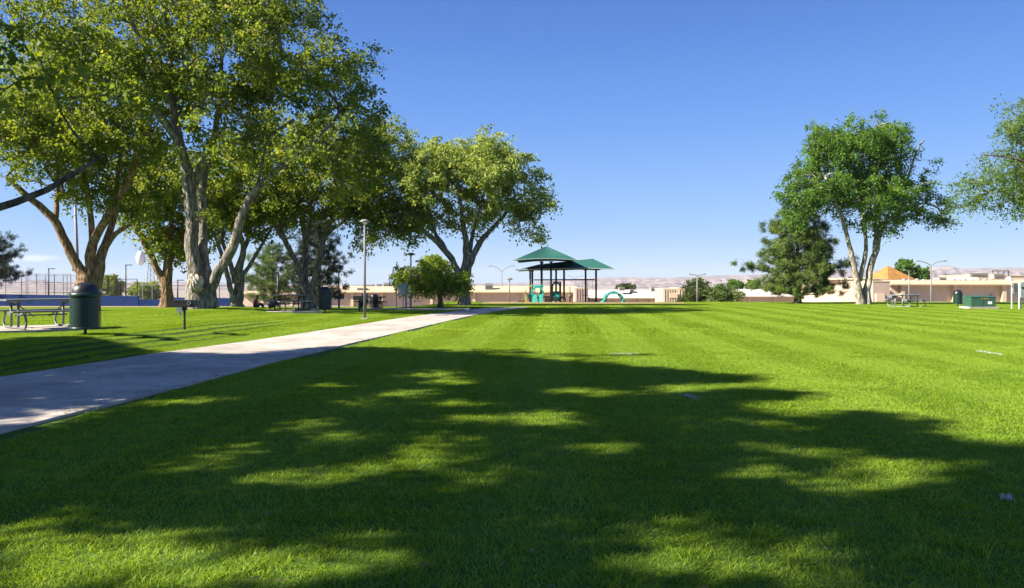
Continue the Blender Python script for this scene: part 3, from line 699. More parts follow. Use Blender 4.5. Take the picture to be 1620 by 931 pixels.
# ---- off-frame trees to the left whose shade covers the lawn
# the two crowns: leaf clumps spread so that the sun leaves the same flecks on the lawn as in the photo
SHX, SHY = math.cos(R(-SUN_AZ)) / math.tan(R(SUN_EL)), math.sin(R(-SUN_AZ)) / math.tan(R(SUN_EL))
def gpt(px, py):
    D_ = EYE * F / (py - HY); return ((px - CX) / F * D_, D_)
poly = [gpt(*p) for p in [(-420, 560), (0, 547), (160, 549), (250, 561), (400, 566), (490, 556), (560, 550), (700, 558), (850, 570), (960, 576), (1190, 598), (1120, 610), (1290, 628), (1200, 640), (1330, 650), (1460, 668), (1400, 680), (1560, 700), (1720, 716), (1900, 800), (1900, 1100), (-900, 1100), (-900, 600)]]
LIT = [(520, 905, 120, 22), (620, 850, 50, 12), (1380, 640, 40, 6), (518, 613, 30, 5), (321, 634, 25, 5), (701, 592, 42, 6), (721, 604, 45, 5), (494, 673, 48, 8), (545, 690, 42, 7), (647, 624, 38, 6), (316, 733, 42, 8), (375, 718, 25, 5), (518, 757, 55, 11), (410, 757, 35, 7), (701, 698, 48, 8),
       (681, 728, 62, 13), (726, 639, 32, 5), (741, 662, 50, 5), (790, 768, 32, 12), (30, 836, 65, 18), (100, 885, 130, 30), (270, 846, 85, 11), (340, 900, 150, 30), (25, 915, 60, 30), (99, 821, 60, 9), (870, 663, 52, 12),
       (909, 710, 35, 7), (988, 710, 27, 7), (1096, 614, 60, 5), (1264, 646, 85, 9), (1250, 713, 42, 8), (1343, 728, 60, 9), (1205, 750, 60, 8), (1279, 771, 35, 8), (1437, 762, 70, 9), (1501, 737, 60, 6), (1067, 856, 52, 17),
       (1274, 851, 30, 8), (1314, 912, 78, 24), (1161, 890, 25, 12), (1240, 676, 40, 5), (120, 655, 60, 4), (60, 672, 70, 4), (240, 640, 30, 3), (930, 620, 50, 6), (560, 640, 30, 4)]
LW_ = []
for a, b_, c_, d_ in LIT:
    x_, y_ = gpt(a, b_); y1_ = gpt(a, b_ - d_)[1]; LW_.append((x_, y_, c_ / F * y_ + .18, (y1_ - y_) + .20))
def inpoly(x, y):
    c = False; n = len(poly)
    for i in range(n):
        (x1, y1), (x2, y2) = poly[i], poly[(i + 1) % n]
        if (y1 > y) != (y2 > y) and x < (x2 - x1) * (y - y1) / (y2 - y1) + x1: c = not c
    return c
rf = random.Random(12)
for k in range(36):
    LW_.append((rf.uniform(-7, 4), rf.uniform(3.6, 15), rf.uniform(.12, .24), rf.uniform(.12, .24)))
near_c, mid_c = [], []
r_ = np.random.default_rng(77); tries = 0
while len(near_c) + len(mid_c) < 6000 and tries < 160000:
    tries += 1
    x, y = r_.uniform(-10.5, 5.6), r_.uniform(2.2, 17.5)
    if y < 3.4 and r_.random() < .5: continue
    if not inpoly(x, y): continue
    if any(((x - a) / c_) ** 2 + ((y - b_) / d_) ** 2 < 1 for a, b_, c_, d_ in LW_): continue
    lo, hi = max(4.6, (x + 8.2) / SHX), min(12.8, (x + 18.0) / SHX)
    if hi <= lo: continue
    h = lo + (hi - lo) * r_.beta(2, 2); q = (x - SHX * h, y - SHY * h, h)
    (near_c if q[1] < 1.8 else mid_c).append(q)
tree('cottonwood_tree', 'nearest cottonwood at the left edge, only its low branch and leaves in view', 14,
  [[(-15.4, 8.5, 0, .50), (-15.4, 8.5, 1.2, .42), (-15.0, 8.4, 2.6, .34), (-14.4, 8.0, 4.5, .28), (-13.4, 7.4, 7.0, .2), (-12.8, 7.0, 10, .1)],
   [(-15.0, 8.6, 2.3, .20), (-13.0, 10.6, 2.3, .15), (-10.4, 12.6, 2.45, .09), (-8.9, 13.6, 2.95, .065), (-8.2, 14.0, 3.45, .045), (-7.8, 14.3, 3.85, .02)],
   [(-15, 8.5, 3, .22), (-16.5, 7.5, 5.5, .18), (-18, 6.5, 8, .1)],
   [(-14.9, 8.6, 3.5, .2), (-14.6, 5, 6, .15), (-14, 3.4, 8.2, .08)],
   [(-14.5, 8.6, 4, .15), (-12.8, 11.5, 7, .11), (-11.5, 13.3, 9, .06)]],
  [(-12.6, 11.0, 8.4, 2.6, 2.0, 2.2), (-9.0, 13.6, 5.3, .9, .9, 1.0), (-8.3, 14.2, 5.6, .8, .8, .8), (-10, 13.2, 4.6, .9, .9, .7)],
  110, M['bark_dark'], M['leaf_yellow'], seed=31, per=6, sub=6, L=.32, size=.13, world=True, group='cottonwoods on the left lawn', minz=3.6, given=mid_c, twig=.22)
tree('cottonwood_tree', 'cottonwood standing nearest the viewer left of the path, its shade covering the near lawn', 5,
  [[(-16, -1.0, 0, .5), (-16, -1.0, 2.5, .36), (-15.4, -.8, 5, .28), (-14.6, -.6, 8, .18), (-14, -.6, 11, .08)],
   [(-15.9, -1, 3, .2), (-12.8, -.5, 6, .14), (-10.5, -.5, 9.5, .07)], [(-15.9, -1, 3.2, .2), (-16.5, -3, 6, .14), (-16.5, -4, 9, .07)]],
  [(-15, -3.5, 8.5, 3.2, 2.4, 2.6)],
  200, M['bark'], M['leaf_yellow'], seed=32, per=6, sub=6, L=.32, size=.13, world=True, minz=3.5, given=near_c, twig=.45)
# ---- pines
pine('pine_tree', 'bushy green pine left of the twin trunk tree', 1262, 62, 340, 482, 148, M['needle'], 41, n_wh=16, per=52, bot=.06)
pine('pine_tree', 'dark pine seen through the stems of the vase shaped tree', 503, 72, 335, 480, 95, M['needle_dark'], 42, n_wh=14, per=40)
pine('pine_tree', 'lighter pine with brownish needles behind the fork of the cottonwoods', 432, 76, 385, 480, 100, M['needle'], 43, n_wh=10, per=34)
pine('pine_tree', 'dark pine at the far left edge beyond the ball field fence', -15, 84, 355, 470, 105, M['needle_dark'], 44, n_wh=11, per=34, bot=.28)
# ---- shrubs and far trees
shrub('shrub', 'dark rounded bush behind the double headed lamp post', 1103, 80, 437, 484, 46, M['shrub'], 51, n=170)
shrub('shrub', 'wide olive bush at the edge of the lawn left of the pine', 1148, 72, 452, 486, 54, M['needle'], 52, n=190, size=.14)
shrub('round_tree', 'left one of two far clipped round trees above the white roof', 1163, 150, 442, 462, 24, M['leaf_dark'], 53, cat='tree', n=90, size=.3)
shrub('round_tree', 'right one of two far clipped round trees above the white roof', 1190, 150, 442, 462, 23, M['leaf_dark'], 54, cat='tree', n=90, size=.3)
shrub('round_tree', 'small far tree peeking above the roof right of the canopy', 990, 150, 450, 462, 32, M['shrub'], 55, cat='tree', n=90, size=.28)
shrub('far_tree', 'tall dark green tree behind the orange pyramid roof', 1431, 140, 408, 448, 34, M['leaf_dark'], 56, cat='tree', n=150, size=.3)
shrub('far_tree', 'lower dark green tree right of the orange roof, beside a taller tree', 1457, 140, 420, 448, 26, M['leaf_dark'], 57, cat='tree', n=110, size=.3)
shrub('far_tree', 'green bushy tree behind the fence right of the large trash can', 176, 95, 436, 474, 40, M['leaf_cotton'], 58, cat='tree', n=120, size=.2)
shrub('far_tree', 'yellow green bushy tree beyond the blue wall, left of the slender cottonwood', 230, 100, 446, 478, 50, M['leaf_yellow'], 59, cat='tree', n=120, size=.2)
shrub('shrub', 'low dark hedge beside the ribbed building, left of the dark bush', 1083, 84, 470, 486, 26, M['shrub'], 60, n=70)
# ------------------------------------------------------------------ distant land
rr = np.random.default_rng(5)
prof = [(-400, 447), (-60, 446), (20, 446), (45, 443), (70, 443), (80, 446), (130, 446), (300, 446), (450, 450), (640, 451), (745, 449), (830, 448), (940, 440), (1000, 439), (1060, 440), (1120, 437), (1200, 435), (1300, 428), (1400, 428), (1465, 427), (1480, 422), (1500, 421), (1520, 426), (1560, 425), (1620, 424), (1750, 420), (2100, 424)]
ridge_px = np.arange(-400, 2100, 5)
pk = np.interp(ridge_px, [p[0] for p in prof], [p[1] for p in prof])
rows = 16; V = []
nn = np.cumsum(rr.normal(0, 1, (rows, len(ridge_px))), 1)
for j in range(rows):
    u = j / (rows - 1); D_ = 2400 + 1400 * u
    steps = [0, .05, .10, .16, .24, .28, .42, .46, .52, .70, .74, .78, .84, .95, 1.0, 1.0]
    f_ = steps[j]
    base_y = HY + 21 / D_ * F
    for i, px_ in enumerate(ridge_px):
        gully = .10 * math.sin(px_ * .09 + 2 * math.sin(px_ * .021) + j * .2) + .06 * math.sin(px_ * .31 + j * .5) + .05 * rr.normal()
        f2 = min(1, max(0, f_ + gully * (1 - abs(2 * f_ - 1))))
        z1 = EYE + (HY - pk[i]) / F * 3800
        zz = -20 + (z1 + 20) * f2
        if j >= rows - 2: zz = z1
        V.append(((px_ - CX) / F * D_ * (1.0), D_, zz))
nxx = len(ridge_px)
Q = [(j * nxx + i, j * nxx + i + 1, (j + 1) * nxx + i + 1, (j + 1) * nxx + i) for j in range(rows - 1) for i in range(nxx - 1)]
mm_ = bpy.data.materials.new('desert_rock'); mm_.use_nodes = True; t = mm_.node_tree; b = t.nodes['Principled BSDF']; b.inputs['Roughness'].default_value = .95; b.inputs['Specular IOR Level'].default_value = .0
g = t.nodes.new('ShaderNodeNewGeometry'); mpn = t.nodes.new('ShaderNodeMapping'); mpn.inputs['Scale'].default_value = (.010, .010, .10); t.links.new(g.outputs['Position'], mpn.inputs[0])
n = t.nodes.new('ShaderNodeTexNoise'); n.inputs['Scale'].default_value = 1.0; n.inputs['Detail'].default_value = 8; t.links.new(mpn.outputs[0], n.inputs['Vector'])
cr = t.nodes.new('ShaderNodeValToRGB'); e = cr.color_ramp.elements; e[0].position = .3; e[0].color = (.12, .10, .105, 1); e[1].position = .66; e[1].color = (.38, .31, .29, 1)
t.links.new(n.outputs['Fac'], cr.inputs[0]); t.links.new(cr.outputs[0], b.inputs['Base Color'])
tag(np_mesh('mountains', V, Q, mm_), kind='structure')
#--MORE--
#--OBJS--
# ------------------------------------------------------------------ trash cans
def trash_can(loc, label, dark=False):
    t_ = thing('trash_can', loc, 0, label, 'trash can', 'domed trash cans in the park')
    bm_ = M['black_steel'] if dark else M['can_green']
    MB().tube([(0, 0, -.1), (0, 0, .3)], .035, 10).build('post', M['black_steel'], t_)
    MB().lathe([(.0, .17), (.27, .17), (.285, .2), (.285, .96)], 28).build('liner', M['black_steel'], t_, smooth=True)
    mb = MB(); R0 = .335; N = 34; S = 10; z0, z1 = .17, .92
    for sg in (-1, 1):
        for k in range(N):
            vs = []; 
            for q in range(S + 1):
                a = 2 * math.pi * k / N + sg * 1.15 * q / S; z = z0 + (z1 - z0) * q / S; r_ = R0 + (.004 if sg > 0 else 0); dw = .0105
                vs += [(r_ * math.cos(a - dw / R0), r_ * math.sin(a - dw / R0), z), (r_ * math.cos(a + dw / R0), r_ * math.sin(a + dw / R0), z)]
            mb.add(vs, [(2 * q, 2 * q + 1, 2 * q + 3, 2 * q + 2) for q in range(S)])
    tag(mb.build('mesh_basket', M['black_steel'] if dark else M['mesh_green'], t_), kind='stuff')
    MB().lathe([(.33, .145), (.348, .15), (.348, .185), (.33, .19), (.33, .145)], 32).build('bottom_rim', bm_, t_, smooth=True)
    MB().lathe([(.325, .90), (.342, .905), (.36, .93), (.362, 1.0), (.33, 1.02), (.31, 1.0)], 32).build('top_rim', bm_, t_, smooth=True)
    MB().lathe([(.0, 1.275), (.08, 1.27), (.17, 1.245), (.25, 1.19), (.30, 1.10), (.315, 1.0)], 32, a0=-2.1, a1=3.1).build('dome_lid', M['black'], t_, smooth=True)
    MB().lathe([(.0, 1.255), (.16, 1.225), (.24, 1.17), (.28, 1.09), (.29, 1.0)], 16, a0=3.0, a1=4.3).build('lid_flap', M['black_steel'], t_, smooth=True)
    MB().box((0, 0, .16), (.2, .2, .03)).build('mounting_plate', M['black_steel'], t_)
    return t_
can0 = trash_can(GP(135, 18.4), 'dark green mesh trash can with black domed lid, largest and nearest')
c = copy_tree(can0); c.location = GP(514, 37.5); c['label'] = 'domed green trash can between the middle picnic table and grey lamp post'; c.rotation_euler.z = .5
c = copy_tree(can0); c.location = GP(1515, 50.5); c.scale = (.84,) * 3; c['label'] = 'domed green trash can left of the green transformer box on the right lawn'; c.rotation_euler.z = 1
c = trash_can(GP(592, 50), 'black domed trash can in the shade behind the grey lamp post, beside a picnic table', True); c.scale = (.86,) * 3
# ------------------------------------------------------------------ picnic tables
def arc(c_, r_, a0, a1, n=6):
    return [(c_[0] + r_ * math.cos(a0 + (a1 - a0) * k / n), c_[1] + r_ * math.sin(a0 + (a1 - a0) * k / n)) for k in range(n + 1)]
def picnic_table(loc, rz, label, m, top_m):
    t_ = thing('picnic_table', loc, rz, label, 'picnic table', 'picnic tables in the park')
    MB().box((0, 0, .745), (1.85, .78, .045)).build('tabletop', top_m, t_, bevel=.012)
    for sy in (-1, 1):
        b = MB().box((0, sy * .73, .455), (1.85, .27, .04)).build('bench_seat', top_m, t_, bevel=.01)
    for sx in (-.62, .62):
        # curved tube: seat - down - along the ground - up - seat
        pts_ = [(sx, -.84, .43), (sx, -.70, .42), (sx, -.70, .42)]
        q = [(-.70, .40), (-.80, .30), (-.86, .18), (-.80, .06), (-.66, .03), (0, .03), (.66, .03), (.80, .06), (.86, .18), (.80, .30), (.70, .40)]
        sm = smooth_line([(sx, a, b_) for a, b_ in q], .12)
        MB().tube(sm, .028, 8).build('curved_leg', m, t_, smooth=True)
        for sy in (-.27, .27):
            MB().tube([(sx, sy, .02), (sx, sy, .72)], .032, 8).build('post', m, t_, smooth=True)
        MB().tube([(sx, -.84, .425), (sx, -.27, .36)], .02, 6).build('seat_brace', m, t_)
        MB().tube([(sx, .84, .425), (sx, .27, .36)], .02, 6).build('seat_brace', m, t_)
        MB().tube([(sx, 0, .68), (sx * .3, 0, .30)], .018, 6).build('diagonal_brace', m, t_)
        MB().box((sx, 0, .70), (.05, .70, .04)).build('top_support', m, t_)
    MB().tube([(-.62, 0, .34), (.62, 0, .34)], .02, 6).build('crossbar', m, t_)
    return t_
BARE += [(-13.4, 19.2, .3), (-14.6, 35.5, 1.1), (-3.3, 51, .7), (27, 58, .8)]
zz = pad_box((-13.0, 20.1, 0), 3.0, 2.6, .6, 'concrete_pad')
g_ = GP(62, 20.0); t0 = picnic_table((g_.x, 20.1, zz + .003), .87, 'grey metal picnic table on a concrete pad beside the largest trash can', M['grey_paint'], M['grey_paint'])
BARE += [(-13.0 + a, 20.1 + b_, .75) for a in (-.8, 0, .8) for b_ in (-.7, 0, .7)]
zz = pad_box((-10.6, 36.6, 0), 2.5, 2.2, .4, 'concrete_pad', z=-.04)
BARE += [(-10.6 + a, 36.6 + b_, .9) for a in (-.9, 0, .9) for b_ in (-.7, .7)]
p_ = picnic_table(((458 - CX) / F * 36.6, 36.6, zz + .003), .75, 'dark picnic table in tree shade right of the seated person in red', M['black_steel'], M['grey_paint'])
p_ = picnic_table(GP(586, 46.5), .3, 'dark picnic table with a person seated, behind the grey lamp post', M['black_steel'], M['black_steel'])
p_ = picnic_table(GP(1434, 47.5), .35, 'slim picnic table alone on the right lawn near the twin trunk tree', M['steel'], M['steel'])
# ------------------------------------------------------------------ grills
def grill(loc, rz, label, h=.62, sc=1.0, m=M['black_steel']):
    t_ = thing('park_grill', loc, rz, label, 'grill', 'charcoal grills on posts'); t_.scale = (sc,) * 3
    MB().tube([(0, 0, -.05), (0, 0, h)], .032, 8).build('post', m, t_)
    MB().tube([(0, 0, h - .05), (0, 0, h + .04)], .07, 10).build('swivel_collar', m, t_)
    b = MB(); w_, d_, hh = .58, .42, .20; z = h + .04
    b.box((0, 0, z + .006), (w_, d_, .012)); b.box((-w_ / 2, 0, z + hh / 2), (.012, d_ - .02, hh - .014)); b.box((w_ / 2, 0, z + hh / 2), (.012, d_ - .02, hh - .014)); b.box((0, d_ / 2, z + hh / 2), (w_ + .012, .012, hh - .014)); b.box((0, -d_ / 2, z + hh / 2 - .006), (w_ + .012, .012, hh - .03))
    b.build('firebox', m, t_)
    for k in range(9): 
        MB().tube([(-w_ / 2 + .05 + k * .06, -d_ / 2 - .03, z + hh), (-w_ / 2 + .05 + k * .06, d_ / 2 - .02, z + hh)], .006, 5).build('grate_bar', M['steel'], t_)
    MB().tube([(w_ * .33, -d_ / 2 - .02, z + .11)] + [(w_ * .33 + .05 * math.cos(a), -d_ / 2 - .016, z + .11 + .05 * math.sin(a)) for a in np.linspace(0, 5.4, 10)], .009, 5).build('handle_ring', M['steel'], t_)
    return t_
grill(GP(292, 21.2), .1, 'black charcoal grill on a post in the sun, in front of the burled tree')
grill(GP(569, 38.5), -.1, 'black charcoal grill on a post just left of the grey lamp post', sc=.95)
grill(GP(537, 44.5), .2, 'black charcoal grill beside the short dark lamp post', sc=.9)
grill(GP(1412, 48.5), .4, 'small grey charcoal grill at the left end of the right lawn table', sc=.85, m=M['grey_paint'])
# ------------------------------------------------------------------ lamps
def post_lamp(px, D, top_py, label, m, r_=.06, head=.3):
    g_ = GP(px, D); t_ = thing('lamp_post', g_, 0, label, 'lamp post', 'single head lamp posts'); H = EYE - (top_py - HY) * D / F - g_.z
    MB().box((0, 0, .03), (r_ * 5, r_ * 5, .06)).build('base_plate', M['concrete'], t_)
    MB().tube([(0, 0, .05), (0, 0, H * .5), (0, 0, H - .22)], [r_, r_ * .9, r_ * .72], 12).build('pole', m, t_, smooth=True)
    MB().lathe([(.04, H - .24), (.07, H - .2), (head * .5, H - .14)], 20).build('lamp_lens', M['lamp_lens'], t_, smooth=True)
    MB().lathe([(head * .55, H - .14), (head, H - .13), (head, H - .09), (head * .55, H - .02), (0, H)], 24).build('lamp_head', m, t_, smooth=True)
    return t_
post_lamp(577, 31, 347, 'tall grey lamp post with a flat disc head beside the path', M['lamp_grey'], .056, .21)
post_lamp(650, 44, 400, 'dark slim lamp post rising beside the small weeping tree', M['lamp_dark'], .055, .26)
post_lamp(536, 47, 422, 'short dark lamp post with round head behind the green trash can', M['lamp_dark'], .05, .17)
post_lamp(806, 62, 440, 'short grey lamp post left of the playground, right of a double lamp', M['lamp_grey'], .06, .28)
def arm_lamp(px, D, top_py, base_z, halfw_px, label, m, r_=.09, rise=.9, single=False):
    s_ = D / F; x = (px - CX) * s_; H = EYE - (top_py - HY) * s_ - base_z
    t_ = thing('street_lamp', (x, D, base_z), 0, label, 'street lamp', 'street lamps with curved arms')
    hw = halfw_px * s_
    MB().tube([(0, 0, 0), (0, 0, H - rise)], [r_, r_ * .7], 10).build('pole', m, t_, smooth=True)
    for sg in ((-1,) if single else (-1, 1)):
        p = smooth_line([(0, 0, H - rise), (sg * hw * .28, 0, H - rise * .45), (sg * hw * .6, 0, H - .08), (sg * hw * .78, 0, H - .02)], .3)
        MB().tube(p, r_ * .5, 6).build('arm', m, t_, smooth=True)
        MB().box((sg * hw * .88, 0, H - .02), (hw * .28, .28, .12), taper=.8).build('lamp_head', m, t_)
    return t_
arm_lamp(794, 120, 421, -2.6, 21, 'double armed street lamp between the weeping tree and playground', M['lamp_grey'])
arm_lamp(910, 190, 437, -2.6, 12, 'far double armed street lamp seen under the green canopy', M['lamp_grey'], rise=.7)
arm_lamp(1071, 200, 445, -2.6, 9, 'small far double armed street lamp left of the dark bush', M['lamp_grey'], rise=.7)
arm_lamp(1103, 74, 434, gz(18, 74), 13, 'double headed lamp post directly in front of the dark bush', M['lamp_grey'], r_=.08, rise=.15)
arm_lamp(1473, 78, 413, -2.0, 24, 'large double armed street lamp in front of the long wall on the right', M['lamp_grey'], r_=.08, rise=.5)
arm_lamp(1438, 78, 427, -2.0, 8, 'single armed light pole left of the large double street lamp', M['lamp_grey'], r_=.06, rise=.15, single=True)
arm_lamp(1566, 190, 427, -2.6, 12, 'far double armed street lamp behind the rooftop frame', M['lamp_grey'], rise=.6)
def hat_lamp(px, D, top, label, sg=1):
    s_ = D / F; zb = gz((px - CX) * s_, D); H = EYE - (top - HY) * s_ - zb
    t_ = thing('street_lamp', ((px - CX) * s_, D, zb), 0, label, 'street lamp', 'ball field lamps')
    MB().tube([(0, 0, 0), (0, 0, H)], [.1, .07], 8).build('pole', M['lamp_dark'], t_, smooth=True)
    MB().box((sg * .35, 0, H + .03), (.75, .25, .09)).build('lamp_head', M['lamp_dark'], t_)
hat_lamp(77, 92, 426, 'dark field lamp behind the fence left of the reddish tree')
hat_lamp(199, 90, 420, 'dark field lamp behind the fence right of the large trash can')
hat_lamp(281, 88, 444, 'dark field lamp behind the blue wall left of the burled tree')
hat_lamp(440, 70, 432, 'thin dark lamp rising behind the middle picnic table', sg=-1)
t_ = thing('floodlight_pole', (((124 - CX) / F * 95), 95, -1.2), 0, 'tall grey floodlight pole behind the reddish forked tree', 'light pole')
MB().tube([(0, 0, 0), (-.15, 0, 6), (-.45, 0, 14.0)], [.24, .20, .13], 10).build('pole', M['lamp_grey'], t_, smooth=True)
MB().box((-.45, 0, 4.4), (.5, .3, .45)).build('control_box', M['grey_paint'], t_)
# ------------------------------------------------------------------ ball field: walls and fences
def py2z(py, D): return EYE - (py - HY) * D / F
def wall_seg(px0, px1, D0, D1, yt0, yt1, zb, label, name='blue_wall'):
    t_ = thing(name, GP(px0, D0), 0, label, 'wall', 'blue walls of the ball field'); o_ = t_.location
    x0, x1 = (px0 - CX) / F * D0, (px1 - CX) / F * D1; z0, z1 = py2z(yt0, D0), py2z(yt1, D1)
    n = max(2, int((px1 - px0) / 28)); 
    for k in range(n):
        a, b_ = (k + .004) / n, (k + .996) / n; mb = MB(); vs = []
        for u in (a, b_):
            x = x0 + (x1 - x0) * u - o_[0]; y_ = D0 + (D1 - D0) * u - o_[1]; zt = z0 + (z1 - z0) * u - o_[2]
            vs += [(x, y_, zb - o_[2]), (x, y_, zt), (x, y_ + .2, zt), (x, y_ + .2, zb - o_[2])]
        mb.add(vs, [(0, 1, 5, 4), (1, 2, 6, 5), (2, 3, 7, 6), (0, 3, 2, 1), (4, 5, 6, 7)]).build('panel', M['blue'], t_)
wall_seg(-60, 219, 82, 82, 465, 469, -1.6, 'long blue painted wall behind the left picnic table and reddish tree')
wall_seg(219.5, 262, 83, 83, 474, 475, -1.6, 'short low blue wall section left of the slender cottonwood')
wall_seg(268, 370, 82, 82, 471, 472, -1.6, 'blue wall section behind the burled tree')
mb = MB(); 
tag(slab([(-60, 74.5), (-28, 74.5), (-28, 81.9), (-60, 81.9)], .03, None, M['dirt'], 'warning_track', .3), kind='structure')
def chain_fence(px0, px1, D, ytop, ybot, posts, rails, label, dark=False, top1=None):
    m = M['lamp_dark'] if dark else M['steel']; zt = py2z(ytop, D); zb = py2z(ybot, D); x0, x1 = (px0 - CX) / F * D, (px1 - CX) / F * D
    t_ = thing('chain_link_fence', (x0, D, zb), 0, label, 'fence', 'chain link fences of the ball field'); H = zt - zb; W_ = x1 - x0
    for p in posts:
        xx = (p - px0) / F * D; MB().tube([(xx, 0, -.6), (xx, 0, H)], .045, 8).build('post', m, t_)
    for f_ in rails: MB().tube([(0, -.01, H * f_), (W_, -.01, H * f_)], .03, 6).build('rail', m, t_)
    mb = MB(); st = .28; n = int((W_ + H) / st)
    for k in range(n):
        for sg in (0, 1):
            a = k * st - H; b_ = a + H; za, zb_ = 0, H
            if a < 0: za = -a; a = 0
            if b_ > W_: zb_ = H - (b_ - W_); b_ = W_
            if b_ <= a: continue
            xa, xb = (a, b_) if sg == 0 else (W_ - a, W_ - b_); w_ = .007
            mb.add([(xa, .01, za - w_), (xb, .01, zb_ - w_), (xb, .01, zb_ + w_), (xa, .01, za + w_), (xa, .02, za), (xb, .02, zb_)], [(0, 1, 2, 3), (0, 4, 5, 1), (3, 2, 5, 4)])
    tag(mb.build('chain_mesh', M['grey_paint'], t_), kind='stuff')
chain_fence(-40, 112, 88, 434, 467, [-40, 9, 34, 58, 86, 112], [1, .6, .12], 'tall chain link backstop fence at the far left above the blue wall')
chain_fence(30, 160, 93, 436, 467, [41, 44, 72, 100, 106, 133, 160], [1, .55], 'second chain link backstop just behind the tallest left fence')
chain_fence(159, 217, 86, 442, 469, [159, 170, 190, 193, 217], [1, .72, .45], 'dark framed chain link gate section right of the large trash can', True)
chain_fence(218, 262, 88, 451, 476, [226, 241, 262], [1], 'low chain link fence behind the low blue wall')
chain_fence(270, 366, 90, 452, 473, [270, 297, 300, 347, 366], [1], 'chain link fence behind the burled tree above the blue wall', True)
# water tower dish on lattice tower
t_ = thing('lattice_tower', ((241 - CX) / F * 300, 300, -6), 0, 'far lattice tower with a white oval tank, left of the slender cottonwood', 'tower')
zt = py2z(409, 300) + 6
for sx, sy in ((-1, -1), (1, -1), (1, 1), (-1, 1)):
    MB().tube([(sx * 1.9, sy * 1.9, 0), (sx * .9, sy * .9, zt)], .12, 5).build('leg', M['grey_paint'], t_)
for k in range(9):
    z_ = zt * k / 9; z2 = zt * (k + 1) / 9; a = 1.9 - z_ / zt; b_ = 1.9 - z2 / zt
    MB().tube([(-a, -a, z_), (b_, -b_, z2)], .07, 4).build('brace', M['grey_paint'], t_); MB().tube([(a, -a, z_), (-b_, -b_, z2)], .07, 4).build('brace', M['grey_paint'], t_)
pr = [(0.01, 2.9)] + [(1.7 * math.sin(a), 2.9 * math.cos(a)) for a in np.linspace(.15, 3.0, 14)] + [(.01, -2.9)]
MB().lathe([(r_, z_ + zt) for r_, z_ in pr], 24, (-4.6, 0, 0)).build('tank', M['white'], t_, smooth=True)
MB().box((-2.4, 0, zt - .6), (4.6, .25, .25)).build('bracket', M['grey_paint'], t_)
# ------------------------------------------------------------------ buildings
ZB = -2.7
def long_building(label, px0, px1, D, y_eave, y_ridge, wall_m, roof_m, pil, depth=18, slope=4.0, over=.9, lip=.16, zb=ZB, pw=.42):
    s_ = D / F; x0, x1 = (px0 - CX) * s_, (px1 - CX) * s_; ze = py2z(y_eave, D - over); zr = py2z(y_ridge, D - over + slope)
    t_ = thing('low_building', ((x0 + x1) / 2, D, zb), 0, label, 'building', 'low flat school buildings beyond the park')
    W_ = x1 - x0; ze -= zb; zr -= zb
    xs_ = [0.0] + [((p - CX) * s_ - x0) for p in pil] + [W_]
    for a, b_ in zip(xs_[:-1], xs_[1:]):          # wall bays between the pilasters
        if b_ - a > .5: MB().box(((a + b_) / 2 - W_ / 2, depth / 2, ze / 2), (b_ - a - .02, depth, ze)).build('wall', wall_m, t_)
    for p in pil:
        MB().box(((p - CX) * s_ - x0 - W_ / 2, .10 - .3, ze / 2), (pw, .6, ze - .02)).build('pilaster', M['cream_wall'], t_)
    h = W_ / 2 + .3
    vs = []
    for x in (-h, h): vs += [(x, -over, ze + .003), (x, -over, ze + lip), (x, -over + slope, zr), (x, depth + .3, zr), (x, depth + .3, ze + .003)]
    MB().add(vs, [(0, 5, 6, 1), (1, 6, 7, 2), (2, 7, 8, 3), (3, 8, 9, 4), (4, 9, 5, 0), (0, 1, 2, 3, 4), (5, 9, 8, 7, 6)]).build('roof', roof_m, t_)
    return t_
long_building('long low building with peach walls and cream roof, behind the lamps left of the playground', 498, 912, 112, 463.5, 453.5, M['stucco'], M['cream'], [512, 558, 604, 683, 750, 828])
long_building('low peach walled building behind the seated person in red, with brown roof above', 384, 497, 111, 466, 461, M['stucco'], M['cream'], [416, 462])
t_ = thing('brown_roof_house', ((440 - CX) / F * 135, 135, ZB), 0, 'house with a brown shingle roof behind the low building at left', 'house')
zt = py2z(454, 135) - ZB; MB().box((0, 4, (zt - 1) / 2), (11.5, 8, zt - 1)).build('wall', M['stucco'], t_)
MB().add([(-6.5, -1, zt - 1.1), (6.5, -1, zt - 1.1), (6.5, 9, zt - 1.1), (-6.5, 9, zt - 1.1), (-4.5, 4, zt), (4.8, 4, zt)], [(0, 1, 5, 4), (1, 2, 5), (2, 3, 4, 5), (3, 0, 4), (0, 3, 2, 1)]).build('roof', M['brown_roof'], t_)
long_building('low building with white roof and dark eave, seen behind the swing frame', 932, 1052, 120, 472.5, 460, M['stucco'], M['white_roof'], [962, 1012, 1030])
long_building('low building with white roof and peach wall behind the green pine', 1158, 1298, 118, 470, 459, M['stucco'], M['white_roof'], [1185, 1225])
# tan block and ribbed blocks in the middle
def block(label, px0, px1, D, y_top, wall_m, name='plain_block', ribs=0, rib_m=None, inset=None, depth=6):
    s_ = D / F; x0, x1 = (px0 - CX) * s_, (px1 - CX) * s_; W_ = x1 - x0; zt = py2z(y_top, D) - ZB
    t_ = thing(name, ((x0 + x1) / 2, D, ZB), 0, label, 'building', 'low flat school buildings beyond the park')
    MB().box((0, depth / 2, zt / 2), (W_, depth, zt)).build('wall', wall_m, t_)
    for k in range(ribs):
        MB().box((-W_ / 2 + W_ * (k + .5) / ribs, -.1, zt / 2), (W_ / ribs * .45, .2, zt - .02)).build('rib', rib_m or wall_m, t_)
    if inset: MB().box((inset[0] * W_, -.13, inset[2] * zt), (inset[1] * W_, .26, inset[3] * zt)).build('panel', M['cream_wall'] if len(inset) < 5 else inset[4], t_)
    MB().box((0, depth / 2, zt + .06), (W_ + .1, depth + .1, .12)).build('coping', M['cream_wall'], t_)
    return t_
